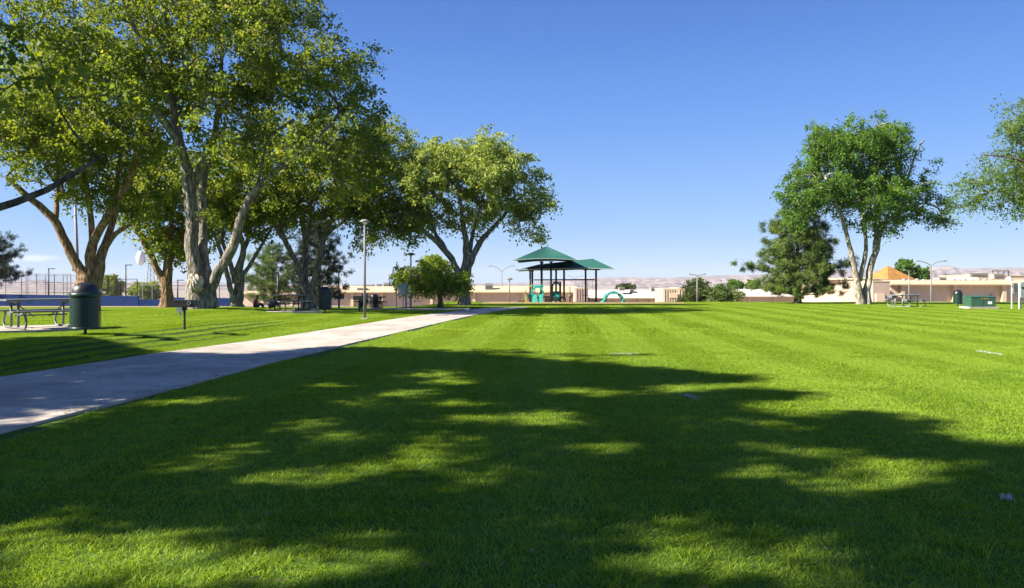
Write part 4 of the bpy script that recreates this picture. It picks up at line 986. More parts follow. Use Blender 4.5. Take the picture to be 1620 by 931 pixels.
block('tan windowless block behind the swing frame of the playground', 910, 930, 108, 457, M['stucco_brown'], 'equipment_building', 5)
block('brown ribbed block with a plain panel left of the dark bush', 1049, 1072, 105, 458, M['stucco_brown'], 'equipment_building', 6, M['stucco'], (.2, .55, .75, .22))
block('cream ribbed block between the brown ribbed block and dark bush', 1072.5, 1096, 110, 457, M['stucco_brown'], 'equipment_building', 6, M['cream_wall'])
# side wall block behind twin trunk tree: a long wall running away, lit by the sun
t_ = thing('tall_cream_building', (40.6, 87, ZB), 0, 'tall bright cream building behind the twin trunk tree', 'building')
zt = py2z(443, 99) - ZB
MB().add([(0, 0, 0), (.0, 0, zt), (-1.2, 18, zt), (-1.2, 18, 0), (1.6, 0, 0), (1.6, 0, zt), (1.6, 18, zt), (1.6, 18, 0)], [(0, 3, 2, 1), (0, 1, 5, 4), (1, 2, 6, 5), (2, 3, 7, 6), (4, 5, 6, 7)]).build('wall', M['cream_wall'], t_)
MB().box((.3, 9, zt + .07), (3.4, 18.4, .14)).build('coping', M['cream_wall'], t_)
MB().box((-.12, 3.0, 1.45), (.2, .35, .3)).build('wall_light', M['lamp_dark'], t_)
block('brown stucco block with cream panels, right of the twin trunk tree', 1381, 1408, 83, 446, M['stucco_brown'], 'stucco_block', 0, None, (-.12, .5, .55, .3, M['stucco']), depth=8)
long_building('long peach walled building with rooftop equipment behind the right lawn', 1408.5, 1760, 86, 451.5, 443, M['stucco'], M['cream'], [1425, 1508, 1585, 1680], over=.8, slope=3.2, zb=-2.6)
t_ = thing('rear_building', ((1590 - CX) / F * 112, 112, ZB), 0, 'cream block rising behind the rooftop equipment at far right', 'building')
zt = py2z(437, 112) - ZB; MB().box((4, 5, zt / 2), (16, 10, zt)).build('wall', M['cream_wall'], t_)
MB().box((4, 5, zt + .06), (16.2, 10.2, .12)).build('coping', M['cream_wall'], t_)
# orange pyramid roof
t_ = thing('pyramid_roof_building', ((1407 - CX) / F * 125, 125, ZB), .28, 'small building with a bright orange pyramid roof beyond the long wall', 'building')
zt = py2z(420.5, 125) - ZB; ze = py2z(442, 121) - ZB
MB().box((0, 0, ze / 2), (4.4, 4.4, ze)).build('wall', M['cream_wall'], t_)
h = 2.7; MB().add([(-h, -h, ze), (h, -h, ze), (h, h, ze), (-h, h, ze), (-.35, 0, zt)], [(0, 1, 4), (1, 2, 4), (2, 3, 4), (3, 0, 4), (0, 3, 2, 1)]).build('roof', M['orange_tile'], t_)
# rooftop equipment
def ac_unit(px, D, yt, yb, w_px, label, style='box', d_=1.0):
    s_ = D / F; z0 = py2z(yb, D); H = py2z(yt, D) - z0; W_ = w_px * s_
    t_ = thing('rooftop_unit', ((px - CX) * s_, D, z0), 0, label, 'rooftop unit', 'rooftop units on the low buildings')
    if style == 'box':
        MB().box((0, 0, H * .5 + .04), (W_, d_, H - .08)).build('housing', M['metal_unit'], t_, bevel=.02)
        n = max(3, int(H / .16))
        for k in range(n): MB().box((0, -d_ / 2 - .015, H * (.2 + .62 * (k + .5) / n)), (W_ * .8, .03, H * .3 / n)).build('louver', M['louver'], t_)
        MB().box((0, 0, H + .015), (W_ * 1.06, d_ * 1.06, .05)).build('lid', M['metal_unit'], t_)
    elif style == 'fan':
        MB().tube([(0, 0, 0), (0, 0, H * .6)], W_ * .2, 10).build('duct', M['louver'], t_)
        MB().lathe([(W_ * .2, H * .5), (W_ * .5, H * .62), (W_ * .5, H * .8), (W_ * .25, H), (0, H)], 16).build('cap', M['metal_unit'], t_, smooth=True)
        MB().box((0, 0, .04), (W_ * .9, W_ * .9, .1)).build('curb', M['louver'], t_)
    elif style == 'tank':
        MB().lathe([(W_ * .5, 0), (W_ * .5, H * .75), (W_ * .3, H * .95), (0, H)], 18).build('vessel', M['white'], t_, smooth=True)
    return t_
ac_unit(773.5, 113, 449, 463, 12.5, 'louvered grey rooftop unit beside the double armed street lamp')
ac_unit(573, 112.5, 456, 463, 15, 'wide rooftop unit with two dark louvers left of the grey lamp post')
for k, (p, a, w_) in enumerate([(584, 451, 15), (600, 450, 7), (612, 448, 9), (622, 452, 8)]):
    ac_unit(p, 116 + k * .4, a, 459, w_, ['flat grey rooftop unit just right of the grey lamp post', 'small boxy rooftop unit, second right of the grey lamp post', 'tallest boxy rooftop unit left of the small weeping tree', 'rooftop unit tucked against the weeping tree crown'][k], 'box')
ac_unit(999, 122, 458, 463, 7, 'small grey unit on the white roof behind the turquoise climber')
ac_unit(1034, 123, 454.5, 463, 11, 'white boxed unit with dark side on the roof left of the ribbed block')
ac_unit(983, 121, 455, 461, 9, 'white unit on the roof above the turquoise climber')
ac_unit(1345, 100, 438, 443.5, 14, 'grey rooftop unit seen between the twin trunks and pine')
for k, p in enumerate([1430, 1438.5, 1451, 1461]):
    ac_unit(p, 88, 441 + (k % 2), 449.5, 6.5, ['leftmost squat exhaust fan on the long right roof', 'exhaust fan just right of the leftmost one, beside the light pole', 'exhaust fan third from left, halfway to the large street lamp', 'exhaust fan just left of the large street lamp'][k], 'fan')
ac_unit(1488, 88.5, 439.5, 447, 12, 'boxy louvered rooftop unit right of the large street lamp')
for k, p in enumerate([1509, 1517, 1526, 1537.5, 1548.5, 1558]):
    ac_unit(p, 88, 441 + (k % 2) * .7, 448.5, 6.5, ['exhaust fan above the right lawn trash can, first of six in a row', 'second of six exhaust fans in a row above the trash can', 'third of six exhaust fans above the transformer box', 'fourth of six exhaust fans above the transformer box', 'fifth of six exhaust fans above the transformer box', 'last exhaust fan of the row, left of the white tank'][k], 'fan')
ac_unit(1546, 100, 433, 440, 30, 'long grey cooling unit behind the row of exhaust fans')
ac_unit(1577, 96, 434, 443, 18, 'twin louvered cooling unit under the rooftop pipe frame')
ac_unit(1596, 88, 438, 446, 8, 'round white tank on the right roof', 'tank')
t_ = thing('rooftop_pipe_frame', ((1583 - CX) / F * 97, 97, py2z(443, 97)), 0, 'open steel frame standing on the roof at right', 'frame')
for a in (-1.0, -.3, .4, 1.0): MB().box((a, 0, .55), (.07, .07, 1.1)).build('upright', M['lamp_dark'], t_)
MB().box((0, 0, 1.14), (2.2, .09, .08)).build('beam', M['lamp_dark'], t_)
t_ = thing('wall_downlight', ((1568.5 - CX) / F * 86, 85.9, py2z(468, 86)), 0, 'dark slanted fixture on the long peach wall above the transformer', 'wall light')
MB().add([(-.3, 0, .1), (.1, 0, .1), (.35, 0, -.25), (.05, 0, -.25), (-.3, -.25, .05), (.1, -.25, .05), (.35, -.3, -.3), (.05, -.3, -.3)], [(0, 3, 7, 4), (1, 5, 6, 2), (4, 7, 6, 5), (0, 4, 5, 1), (3, 2, 6, 7), (0, 1, 2, 3)]).build('housing', M['louver'], t_)
# ------------------------------------------------------------------ utilities on the lawn
t_ = thing('transformer_box', GP(1549, 43.5), -.04, 'dark green metal transformer box on a concrete pad on the right lawn', 'utility box')
MB().box((0, 0, .06), (1.65, 1.1, .14)).build('pad', M['concrete'], t_)
MB().box((0, 0, .40), (1.36, .86, .56)).build('cabinet', M['green_box'], t_, bevel=.02)
MB().add([(-.70, -.45, .66), (.70, -.45, .66), (.70, .45, .72), (-.70, .45, .72), (-.70, -.45, .70), (.70, -.45, .70), (.70, .45, .76), (-.70, .45, .76)], [(0, 1, 5, 4), (1, 2, 6, 5), (2, 3, 7, 6), (3, 0, 4, 7), (4, 5, 6, 7), (0, 3, 2, 1)]).build('lid', M['green_box'], t_)
MB().box((.36, -.435, .36), (.22, .008, .15)).build('label_plate', M['white'], t_)
for k in range(3): MB().box((-.05 + k * .14, -.435, .60), (.10, .008, .035)).build('warning_sticker', M['orange'], t_)
MB().box((0, -.434, .38), (.012, .01, .5)).build('door_seam', M['black_steel'], t_)
t_ = thing('electrical_cabinet', GP(1619, 43), 0, 'grey electrical cabinet on several legs at the right picture edge', 'utility box')
MB().box((.05, 0, 1.1), (.62, .3, .9)).build('cabinet', M['grey_box'], t_, bevel=.02)
MB().box((-.02, -.16, 1.22), (.34, .02, .10)).build('vent', M['black_steel'], t_)
MB().tube([(-.28, -.05, 0), (-.28, -.05, 1.55)], .03, 8).build('side_post', M['white'], t_)
for k, a in enumerate((-.2, -.1, .05, .18, .3)): MB().tube([(a, 0, -.05), (a, 0, .66)], .028, 8).build('conduit', [M['white'], M['steel'], M['lamp_dark'], M['steel'], M['white']][k], t_)
t_ = thing('meter_board', GP(1600.5, 43), 0, 'small meter box fixed to a thin white post by the grey cabinet', 'meter box')
MB().tube([(0, 0, -.05), (0, 0, 1.52)], .028, 8).build('post', M['white'], t_)
MB().box((.17, 0, 1.2), (.28, .1, .62)).build('meter_box', M['grey_box'], t_); MB().box((.17, -.055, 1.2), (.16, .02, .5)).build('window', M['louver'], t_)
MB().box((.16, 0, .86), (.34, .05, .04)).build('bracket', M['steel'], t_)
t_ = thing('service_pedestal', GP(636, 42.5), 0, 'grey electrical panel on posts left of the dark lamp by the weeping tree', 'utility box')
MB().box((0, 0, 1.15), (.42, .2, .62)).build('panel_box', M['grey_box'], t_, bevel=.015)
MB().tube([(.22, 0, -.3), (.22, 0, 1.55)], .06, 10).build('post', M['steel'], t_); MB().tube([(.06, .02, -.3), (.06, .02, .85)], .025, 8).build('conduit', M['steel'], t_)
MB().box((.35, 0, .35), (.3, .05, .04)).build('bracket', M['steel'], t_); MB().tube([(.5, .05, -.3), (.5, .05, 1.3)], .03, 8).build('side_post', M['steel'], t_)
MB().box((-.1, -.05, .72), (.1, .08, .09)).build('outlet', M['louver'], t_)
t_ = thing('sign_post', GP(627, 50), 0, 'thin dark post standing left of the grey electrical panel', 'post')
MB().tube([(0, 0, -.4), (0, 0, 1.55)], .028, 8).build('pole', M['lamp_dark'], t_)
t_ = thing('yard_box', GP(285, 30), .2, 'small grey box on a thin stake in front of the burled tree base', 'utility box')
MB().box((0, 0, .32), (.24, .16, .26)).build('housing', M['grey_box'], t_); MB().tube([(0, 0, 0), (0, 0, .2)], .03, 6).build('stake', M['steel'], t_)
#--PLAY--
# ------------------------------------------------------------------ playground (about 58 m away)
DP = 62.0; SP = DP / F
def PX(px, dy=0): return (px - CX) * SP
def PZ(py): return EYE - (py - HY) * SP
tag(slab([(PX(765), 61.2), (PX(1048), 61.2), (PX(1040), 70.5), (PX(770), 70.5)], .07, None, M['mulch'], 'playground_surface', .5), kind='structure')
GZ = gz(5, 63) + .07
kb = thing('playground_kerb', (0, 0, 0), 0, 'low tan kerb edging the playground surface along the lawn', 'kerb')
x = PX(765)
while x < PX(1046):
    MB().box((x + .9, 61.1, GZ + .0), (1.78, .16, .22)).build('kerb_block', M['tan_plastic'], kb, bevel=.01); x += 1.8
def canopy(label, corners, ridge, posts, valance, name='shade_canopy'):
    x0 = corners[0][0]; t_ = thing(name, (ridge[0][0], ridge[0][1], GZ), 0, label, 'shade canopy', 'green shade canopies over the playground'); o_ = Vector((ridge[0][0], ridge[0][1], GZ))
    # curved fabric faces: subdivided with sag between the edges
    def face(a, b_, c_, d_, nm='fabric_panel'):
        mb = MB(); n = 8; vs = []
        for i in range(n + 1):
            for j in range(n + 1):
                u, v = i / n, j / n
                p = (Vector(a) * (1 - u) + Vector(b_) * u) * (1 - v) + (Vector(d_) * (1 - u) + Vector(c_) * u) * v
                p.z -= .22 * math.sin(math.pi * u) * math.sin(math.pi * v); 
                if j == 0: p.z += .13 * math.sin(math.pi * u); p.y += 0
                vs.append(p - o_)
        f_ = [(i * (n + 1) + j, (i + 1) * (n + 1) + j, (i + 1) * (n + 1) + j + 1, i * (n + 1) + j + 1) for i in range(n) for j in range(n)]
        return mb.add(vs, f_).build(nm, M['canopy'], t_, smooth=True)
    A, B_, C_, D_ = corners; r0, r1 = ridge
    face(A, B_, r1, r0); face(B_, C_, r1, r1); face(C_, D_, r0, r1); face(D_, A, r0, r0)
    for p, q in ((A, B_), (B_, C_), (C_, D_), (D_, A)):
        pts_ = [(Vector(p) * (1 - u) + Vector(q) * u + Vector((0, 0, .13 * math.sin(math.pi * u))) - o_) for u in np.linspace(0, 1, 9)]
        MB().tube(pts_, .035, 6).build('hem_cable', M['canopy_trim'], t_)
    for p in corners + ridge: pass
    for i_, (px_, py_, zt) in enumerate(posts):
        MB().tube([Vector((px_, py_, GZ - .3)) - o_, Vector((px_, py_, zt)) - o_], .085 if zt < 3.5 else .07, 12).build('post', M['lamp_dark'], t_, smooth=True)
        MB().box(Vector((px_, py_, zt)) - o_, (.3, .3, .08)).build('post_cap', M['lamp_dark'], t_)
    return t_
zu = PZ(412.5); zr = PZ(389.5)
canopy('upper green pyramid shade canopy over the climbing tower', [(PX(812), 61.4, zu), (PX(914), 61.4, zu), (PX(912), 66.6, zu + .05), (PX(822), 66.6, zu - .05)], [(PX(866), 64.0, zr + .08), (PX(866.5), 64.0, zr + .08)],
       [(PX(857), 62.4, zu - .1), (PX(872), 62.2, zu - .1), (PX(860), 65.8, zu - .1), (PX(884), 65.8, zu - .1)], .2)
zl = PZ(427); zr = PZ(409)
canopy('lower long green hip shade canopy over the swing frame', [(PX(816), 64.6, zl), (PX(974), 62.4, zl + .05), (PX(964), 70.0, zl + .1), (PX(822), 70.0, zl)], [(PX(858), 67.0, zr - .35), (PX(946), 66.0, zr + .1)],
       [(PX(844), 65.5, zl - .05), (PX(895), 64.0, zl + .15), (PX(946), 63.4, zl + .1), (PX(842), 69.0, zl), (PX(940), 69.2, zl + .1)], .2)
# swing frame beam with swings
t_ = thing('swing_frame', (PX(895), 64.3, GZ), 0, 'long dark horizontal swing beam under the lower canopy', 'swing frame')
zz = PZ(443) - GZ; MB().tube([(PX(846) - PX(895), .3, zz), (PX(945) - PX(895), -.4, zz + .02)], .055, 10).build('beam', M['lamp_dark'], t_)
for p in (925, 934):
    xx = PX(p) - PX(895); MB().tube([(xx, -.2, zz), (xx, -.2, .62)], .012, 5).build('chain', M['grey_paint'], t_); MB().tube([(xx + .4, -.2, zz), (xx + .4, -.2, .62)], .012, 5).build('chain', M['grey_paint'], t_)
    MB().box((xx + .2, -.2, .6), (.44, .2, .04)).build('swing_seat', M['black'], t_)
# climbing tower
t_ = thing('play_tower', (PX(862), 62.6, GZ), 0, 'playground climbing tower with turquoise arch and panels and yellow rails', 'play structure'); ox = PX(862)
def loc(px, dy, py): return (PX(px) - ox, dy, PZ(py) - GZ)
# turquoise arch tunnel (front)
mb = MB(); cxa, cza = PX(851) - ox, PZ(464) - GZ; Ro, Ri = .50, .36
prof_ = []
for k in range(17):
    a = math.pi * k / 16; prof_.append((math.cos(a), math.sin(a)))
vs = []; n = 17
for r_, yy_ in ((Ro, -.45), (Ri, -.45), (Ri, .15), (Ro, .15)):
    for c_, s_ in prof_: vs.append((cxa + c_ * r_ * (1.0 if s_ > .0 else 1.0), yy_, cza + s_ * r_ * 1.15))
fs = []
for q in range(4):
    for k in range(n - 1): fs.append((q * n + k, q * n + k + 1, ((q + 1) % 4) * n + k + 1, ((q + 1) % 4) * n + k))
mb.add(vs, fs); mb.build('arch', M['teal'], t_, smooth=False)
MB().box((cxa - .43, -.2, cza - .05), (.16, .5, .3)).build('arch_side', M['teal'], t_, bevel=.02); MB().box((cxa + .43, -.2, cza - .05), (.16, .5, .3)).build('arch_side', M['teal'], t_, bevel=.02)
MB().box((cxa, -.15, cza + .585), (1.0, .5, .12)).build('arch_cap', M['teal'], t_, bevel=.03)
for sx in (-.26, .22): 
    MB().add([(cxa + sx - .2, -.42, .05), (cxa + sx + .2, -.5, .05), (cxa + sx + .17, -.5, cza - .12), (cxa + sx - .17, -.42, cza - .12), (cxa + sx - .2, -.3, .05), (cxa + sx + .22, -.3, .05), (cxa + sx + .18, -.3, cza - .12), (cxa + sx - .17, -.3, cza - .12)],
             [(0, 1, 2, 3), (4, 7, 6, 5), (0, 3, 7, 4), (1, 5, 6, 2), (2, 6, 7, 3), (0, 4, 5, 1)]).build('climbing_panel', M['teal'], t_)
MB().box((cxa - .5, -.1, .45), (.06, .5, .85)).build('side_panel', M['teal_dark'], t_)
MB().box((0, .35, PZ(471) - GZ), (1.9, 1.2, .08)).build('deck', M['brown_plastic'], t_)
for px_ in (842, 858, 872, 888):
    for dy in (0.02, 1.0):
        MB().tube([loc(px_, dy, 482), loc(px_, dy, 446 if px_ > 860 else 452)], .035, 8).build('upright', M['lamp_dark'] if px_ > 860 else M['brown_plastic'], t_)
for px_, top in ((846, 458), (848, 459), (855, 458), (857.5, 459)): MB().tube([loc(px_, -.02, 467), loc(px_, -.02, top)], .022, 6).build('rail', M['yellow'], t_)
MB().tube([loc(845, -.02, 467.3), loc(858, -.02, 467.3)], .025, 6).build('rail', M['yellow'], t_)
# slide to the left
xa, ya, za = loc(843, .3, 464); xb, yb, zb_ = loc(826, .1, 479)
def ramp(off, wd, m_, nm, hz=.06):
    MB().add([(xa, ya + off, za), (xa, ya + off + wd, za), (xb, yb + off + wd, zb_), (xb, yb + off, zb_), (xa, ya + off, za - hz), (xa, ya + off + wd, za - hz), (xb, yb + off + wd, zb_ - hz), (xb, yb + off, zb_ - hz)],
             [(0, 1, 2, 3), (4, 7, 6, 5), (0, 3, 7, 4), (1, 5, 6, 2), (0, 4, 5, 1), (3, 2, 6, 7)]).build(nm, m_, t_)
ramp(0, .5, M['tan_plastic'], 'slide_bed', .18); za += .16; zb_ += .16; ramp(-.06, .05, M['teal'], 'slide_side', .2); ramp(.52, .05, M['teal'], 'slide_side', .2)
MB().box((PX(824) - ox, .3, .12), (.55, .6, .24)).build('slide_exit', M['brown_plastic'], t_, bevel=.03)
rail = smooth_line([loc(831.5, -.25, 482), loc(831.3, -.25, 468), loc(831.5, -.25, 461), loc(835, -.2, 457), loc(842, 0, 451)], .15)
MB().tube(rail, .028, 8).build('handrail', M['yellow'], t_, smooth=True); MB().tube([loc(834, .1, 482), loc(834, .1, 470)], .028, 8).build('handrail', M['yellow'], t_)
# bridge and red steering wheel panel
MB().tube([loc(862, .1, 467), loc(866, .1, 465), loc(872, .1, 463)], .03, 6).build('rail', M['brown_plastic'], t_)
MB().box(loc(867, .1, 470), (.52, .05, .1)).build('panel', M['metal_unit'], t_)
MB().box(loc(867, .12, 476.5), (.5, .04, .5)).build('panel', M['white'], t_)
rg = [(PX(867.2) - ox + .2 * math.cos(a), .07, PZ(477) - GZ + .14 * math.sin(a)) for a in np.linspace(0, math.pi, 12)]
MB().tube(rg, .035, 6).build('steering_wheel', M['red_plastic'], t_); MB().tube([(p[0] * 1 + (PX(867.2) - ox - p[0]) * .5, .06, p[2]) for p in rg], .02, 6).build('steering_wheel', M['red_plastic'], t_)
# right bay with arch roof
xr = PX(880.5) - ox; zt = PZ(447) - GZ; zz = PZ(462) - GZ
vs = []; 
for r_, yy_ in ((.38, -.05), (.24, -.05), (.24, .05), (.38, .05)):
    for c_, s_ in prof_: vs.append((xr + c_ * r_, yy_, zt - .33 + s_ * r_ * .95))
MB().add(vs, fs).build('arch', M['brown_plastic'], t_)
MB().box((xr - .31, 0, (zt - .33 + zz) / 2), (.13, .1, zt - .33 - zz)).build('arch_side', M['brown_plastic'], t_); MB().box((xr + .31, 0, (zt - .33 + zz) / 2), (.13, .1, zt - .33 - zz)).build('arch_side', M['brown_plastic'], t_)
MB().box((xr, .02, zt + .03), (.78, .3, .07)).build('roof_bar', M['lamp_dark'], t_)
MB().box((xr, .0, zz * .55 + .06), (.72, .12, zz * .85)).build('climbing_wall', M['teal_dark'], t_, bevel=.02)
rr2 = random.Random(4)
for k in range(7):
    a0 = rr2.uniform(0, 6.28); cxx = xr + rr2.uniform(-.2, .2); czz = zz * .5 + rr2.uniform(-.22, .22); L_ = .22
    MB().add([(cxx - L_ * math.cos(a0), -.08, czz - L_ * math.sin(a0)), (cxx + .06 * math.sin(a0), -.1, czz - .06 * math.cos(a0)), (cxx + L_ * math.cos(a0), -.08, czz + L_ * math.sin(a0)), (cxx - .06 * math.sin(a0), -.1, czz + .06 * math.cos(a0)), (cxx, -.05, czz)], [(0, 1, 3), (1, 2, 3)]).build('climbing_hold', M['teal'], t_)
# tyre-like tunnel and post with drum
t_ = thing('crawl_ring', (PX(890.5), 62.5, GZ), 0, 'black rubber tire standing right of the dark climbing wall', 'tire')
MB().tube([(.22 * math.cos(a), 0, .25 + .22 * math.sin(a)) for a in np.linspace(0, 6.283, 21)], .085, 8, False).build('tread', M['black'], t_, smooth=True)
t_ = thing('play_post', (PX(902), 62.2, GZ), 0, 'thin dark post with a round dark disc between the canopy posts', 'play equipment')
MB().tube([(0, 0, -.2), (0, 0, PZ(454) - GZ)], [.065, .04], 10).build('pole', M['lamp_dark'], t_, smooth=True)
MB().lathe([(0.001, -.15), (.1, -.14), (.17, -.08), (.17, .08), (.1, .14), (.001, .15)], 16, (0, -.05, PZ(469) - GZ)).build('disc', M['louver'], t_, smooth=True)
# turquoise arch climber
t_ = thing('arch_climber', (PX(972.5), 62.8, GZ), 0, 'turquoise plastic arch climber at the right end of the playground', 'play structure'); 
for sg in (-1, 1):
    p = smooth_line([(sg * .86, 0, .0), (sg * .72, 0, .38), (sg * .5, 0, .68), (sg * .22, 0, .84), (sg * .02, 0, .86)], .1)
    n = len(p); mb = MB(); vs = []; fs2 = []
    for i, q in enumerate(p):
        a, b_ = p[max(0, i - 1)], p[min(n - 1, i + 1)]; d = Vector(b_) - Vector(a); d.normalize(); nn_ = Vector((d.z, 0, -d.x)) * (1 if sg > 0 else -1)
        wv = .085 + .035 * math.sin(i * 1.3) + .12 * max(0, 1 - i / 2.0)
        for off, yy_ in ((wv, -.42), (wv, .42), (-wv, .42), (-wv, -.42)): vs.append(Vector(q) + nn_ * off + Vector((0, yy_, 0)))
    for i in range(n - 1):
        for k in range(4): fs2.append((i * 4 + k, i * 4 + (k + 1) % 4, i * 4 + 4 + (k + 1) % 4, i * 4 + 4 + k))
    fs2.append((0, 1, 2, 3)); mb.add(vs, fs2).build('arch_leg', M['teal'], t_, bevel=.02)
    MB().box((sg * .86, 0, .06), (.5, .95, .14), taper=.85).build('foot', M['teal'], t_, bevel=.03)
    for k in range(3):
        q = p[2 + k * 3] if 2 + k * 3 < n else p[-2]; MB().box((q[0] - sg * .02, -.43, q[2]), (.16, .06, .1)).build('step_hole', M['teal_dark'], t_)
MB().tube([(-.12, 0, .84), (-.1, 0, .98), (.1, 0, .98), (.12, 0, .84)], .02, 6).build('hand_hold', M['white'], t_)
# ------------------------------------------------------------------ people
def skinned(name, chains, m, parent, sub=1):
    """chains: list of [(x,y,z,r),...]; a chain starting with an int index grows from that vertex"""
    vs = []; es = []; rs = []
    for ch in chains:
        prev = None
        for p in ch:
            if isinstance(p, int): prev = p; continue
            vs.append(p[:3]); rs.append(p[3]); i = len(vs) - 1
            if prev is not None: es.append((prev, i))
            prev = i
    me = bpy.data.meshes.new(name); me.from_pydata(vs, es, []); me.update(); me.materials.append(m)
    o = bpy.data.objects.new(name, me); COL.objects.link(o); o.parent = parent
    sk = o.modifiers.new('skin', 'SKIN'); sk.use_smooth_shade = True
    lay = me.skin_vertices[0].data if me.skin_vertices else None
    if lay is None:
        bm2 = bmesh.new(); bm2.from_mesh(me); bm2.verts.layers.skin.verify(); bm2.to_mesh(me); bm2.free(); lay = me.skin_vertices[0].data
    for i, r_ in enumerate(rs): lay[i].radius = (r_, r_) if not isinstance(r_, tuple) else r_; lay[i].use_root = (i == 0)
    sb = o.modifiers.new('subdivision', 'SUBSURF'); sb.levels = sub; sb.render_levels = sub
    return o
def person(loc_, rz, label, skin_m, shirt_m, pants_m, seat=.10, knee=(.40, .36), foot=(.55, .05), sc=1.0):
    t_ = thing('person', loc_, rz, label, 'person'); t_.scale = (sc,) * 3
    S = seat; kx, kz = knee; fx, fz = foot
    body = [[(0, 0, S + .02, .11), (.02, 0, S + .18, .105), (.05, 0, S + .34, .12), (.10, 0, S + .47, .075), (.135, 0, S + .54, .05), (.17, 0, S + .61, .075), (.18, 0, S + .70, .088), (.165, 0, S + .76, .06)]]
    n = 8
    arms = []
    for sy in (-1, 1):
        st = n + sum(len([q for q in c_ if not isinstance(q, int)]) for c_ in arms)
        arms.append([2, (.08, sy * .15, S + .40, .055), (.17, sy * .20, S + .20, .042), (.33, sy * .15, S + .16, .032), (.37, sy * .14, S + .165, .028), (.41, sy * .135, S + .17, .03)])
        pal = st + 4
        for k, (dy, dz_, l_) in enumerate(((-.024, .0, .065), (-.008, .004, .075), (.008, .004, .07), (.023, 0, .055))):
            arms.append([pal, (.445, sy * .135 + dy, S + .17 + dz_, .009), (.445 + l_ * .55, sy * .135 + dy, S + .16, .0085), (.445 + l_ * .8, sy * .135 + dy, S + .135, .007)])
        arms.append([pal - 1, (.39, sy * .135 - sy * .035, S + .185, .010), (.42, sy * .135 - sy * .05, S + .18, .008)])
    legs = []
    for sy in (-1, 1):
        legs.append([0, (.06, sy * .09, S, .085), (kx, sy * .12, S - .1 + kz if S < .3 else S - .02, .058), (fx, sy * .11, fz + .04, .04), (fx + .10, sy * .12, fz, .035), (fx + .18, sy * .12, fz - .01, .028)])
    skinned('body', body + arms + legs + [[6, (.262, 0, S + .675, .016)], [6, (.17, .088, S + .68, .018)], [6, (.17, -.088, S + .68, .018)]], skin_m, t_, 2)
    skinned('shirt', [[(0, 0, S + .03, .135), (.02, 0, S + .18, .13), (.05, 0, S + .34, .145), (.095, 0, S + .46, .085)], [2, (.08, .16, S + .40, .07), (.13, .19, S + .29, .062)], [2, (.08, -.16, S + .40, .07), (.13, -.19, S + .29, .062)]], shirt_m, t_, 2)
    kz2 = S - .1 + kz if S < .3 else S - .02
    skinned('trousers', [[(0, 0, S + .02, .128), (.06, .09, S + .005, .10), (kx, .12, kz2, .07), (fx, .11, fz + .09, .055)], [0, (.06, -.09, S + .005, .10), (kx, -.12, kz2, .07), (fx, -.11, fz + .09, .055)]], pants_m, t_, 2)
    skinned('hair', [[(.15, 0, S + .70, .088), (.16, 0, S + .755, .085), (.175, 0, S + .79, .05)]], M['hair'], t_, 2)
    for sy in (-1, 1): skinned('shoe', [[(fx - .01, sy * .115, fz, .045), (fx + .10, sy * .12, fz - .005, .045), (fx + .20, sy * .12, fz - .015, .032)]], M['black'], t_, 1)
g_ = GP(403, 41.5); person((g_.x, g_.y, g_.z - .02), 0.0, 'person in a red shirt sitting on the grass left of the middle picnic table', M['skin_dark'], M['red_cloth'], M['navy'], sc=.86)
g_ = GP(579, 46.5); person((g_.x + .05, g_.y - .52, g_.z), 1.9, 'person in a pale pink shirt seated at the table behind the grey lamp post', M['skin'], M['pink_cloth'], M['navy'], seat=.52, knee=(.42, 0), foot=(.46, .06))
# bag on the bench
t_ = thing('backpack', (GP(431, 37.4).x, 37.4, gz(-11.8, 37.4) + .1), .3, 'dark backpack resting by the left bench of the middle picnic table', 'bag')
mb = bmesh.new(); bmesh.ops.create_icosphere(mb, subdivisions=3, radius=1)
for v in mb.verts: v.co = Vector((v.co.x * .26, v.co.y * .17, v.co.z * .2 * (1 - .2 * v.co.x) + .2)); v.co.x += .05 * v.co.z
me = bpy.data.meshes.new('bag_body'); mb.to_mesh(me); mb.free(); me.materials.append(M['navy']); o_ = bpy.data.objects.new('bag_body', me); COL.objects.link(o_); o_.parent = t_
MB().tube([(-.1, 0, .36), (-.05, 0, .46), (.06, 0, .46), (.1, 0, .35)], .018, 6).build('handle', M['black'], t_)
# ------------------------------------------------------------------ small things on the lawn and path
def paint_mark(px0, py0, px1, py1, wd, n, nm, label):
    mb = MB(); r_ = random.Random(n)
    D0 = EYE * F / (py0 - HY); D1 = EYE * F / (py1 - HY)
    x0, x1 = (px0 - CX) / F * D0, (px1 - CX) / F * D1
    for k in range(n):
        u = r_.random(); x = x0 + (x1 - x0) * u + r_.gauss(0, wd); y_ = D0 + (D1 - D0) * u + r_.gauss(0, wd); z = gz(x, y_); h_ = r_.uniform(.03, .052); a = r_.random() * 6.28; w_ = .006; l_ = r_.gauss(0, .02)
        mb.add([(x - w_ * math.cos(a), y_ - w_ * math.sin(a), z), (x + w_ * math.cos(a), y_ + w_ * math.sin(a), z), (x + l_, y_ + l_, z + h_)], [(0, 1, 2)])
    tag(mb.build(nm, M['paint_line']), label, 'field marking', kind='stuff')
paint_mark(965, 561, 1013, 561, .03, 200, 'painted_grass', 'short white painted dash on the lawn in the sun')
paint_mark(1083, 626, 1102, 634, .035, 130, 'painted_grass', 'faint white painted patch at the edge of the tree shade')
paint_mark(1546, 557, 1584, 563, .03, 170, 'painted_grass', 'white painted dash on the lawn at the far right')
paint_mark(1583, 791, 1602, 796, .008, 60, 'painted_grass', 'curved white mark in the shaded grass at right')
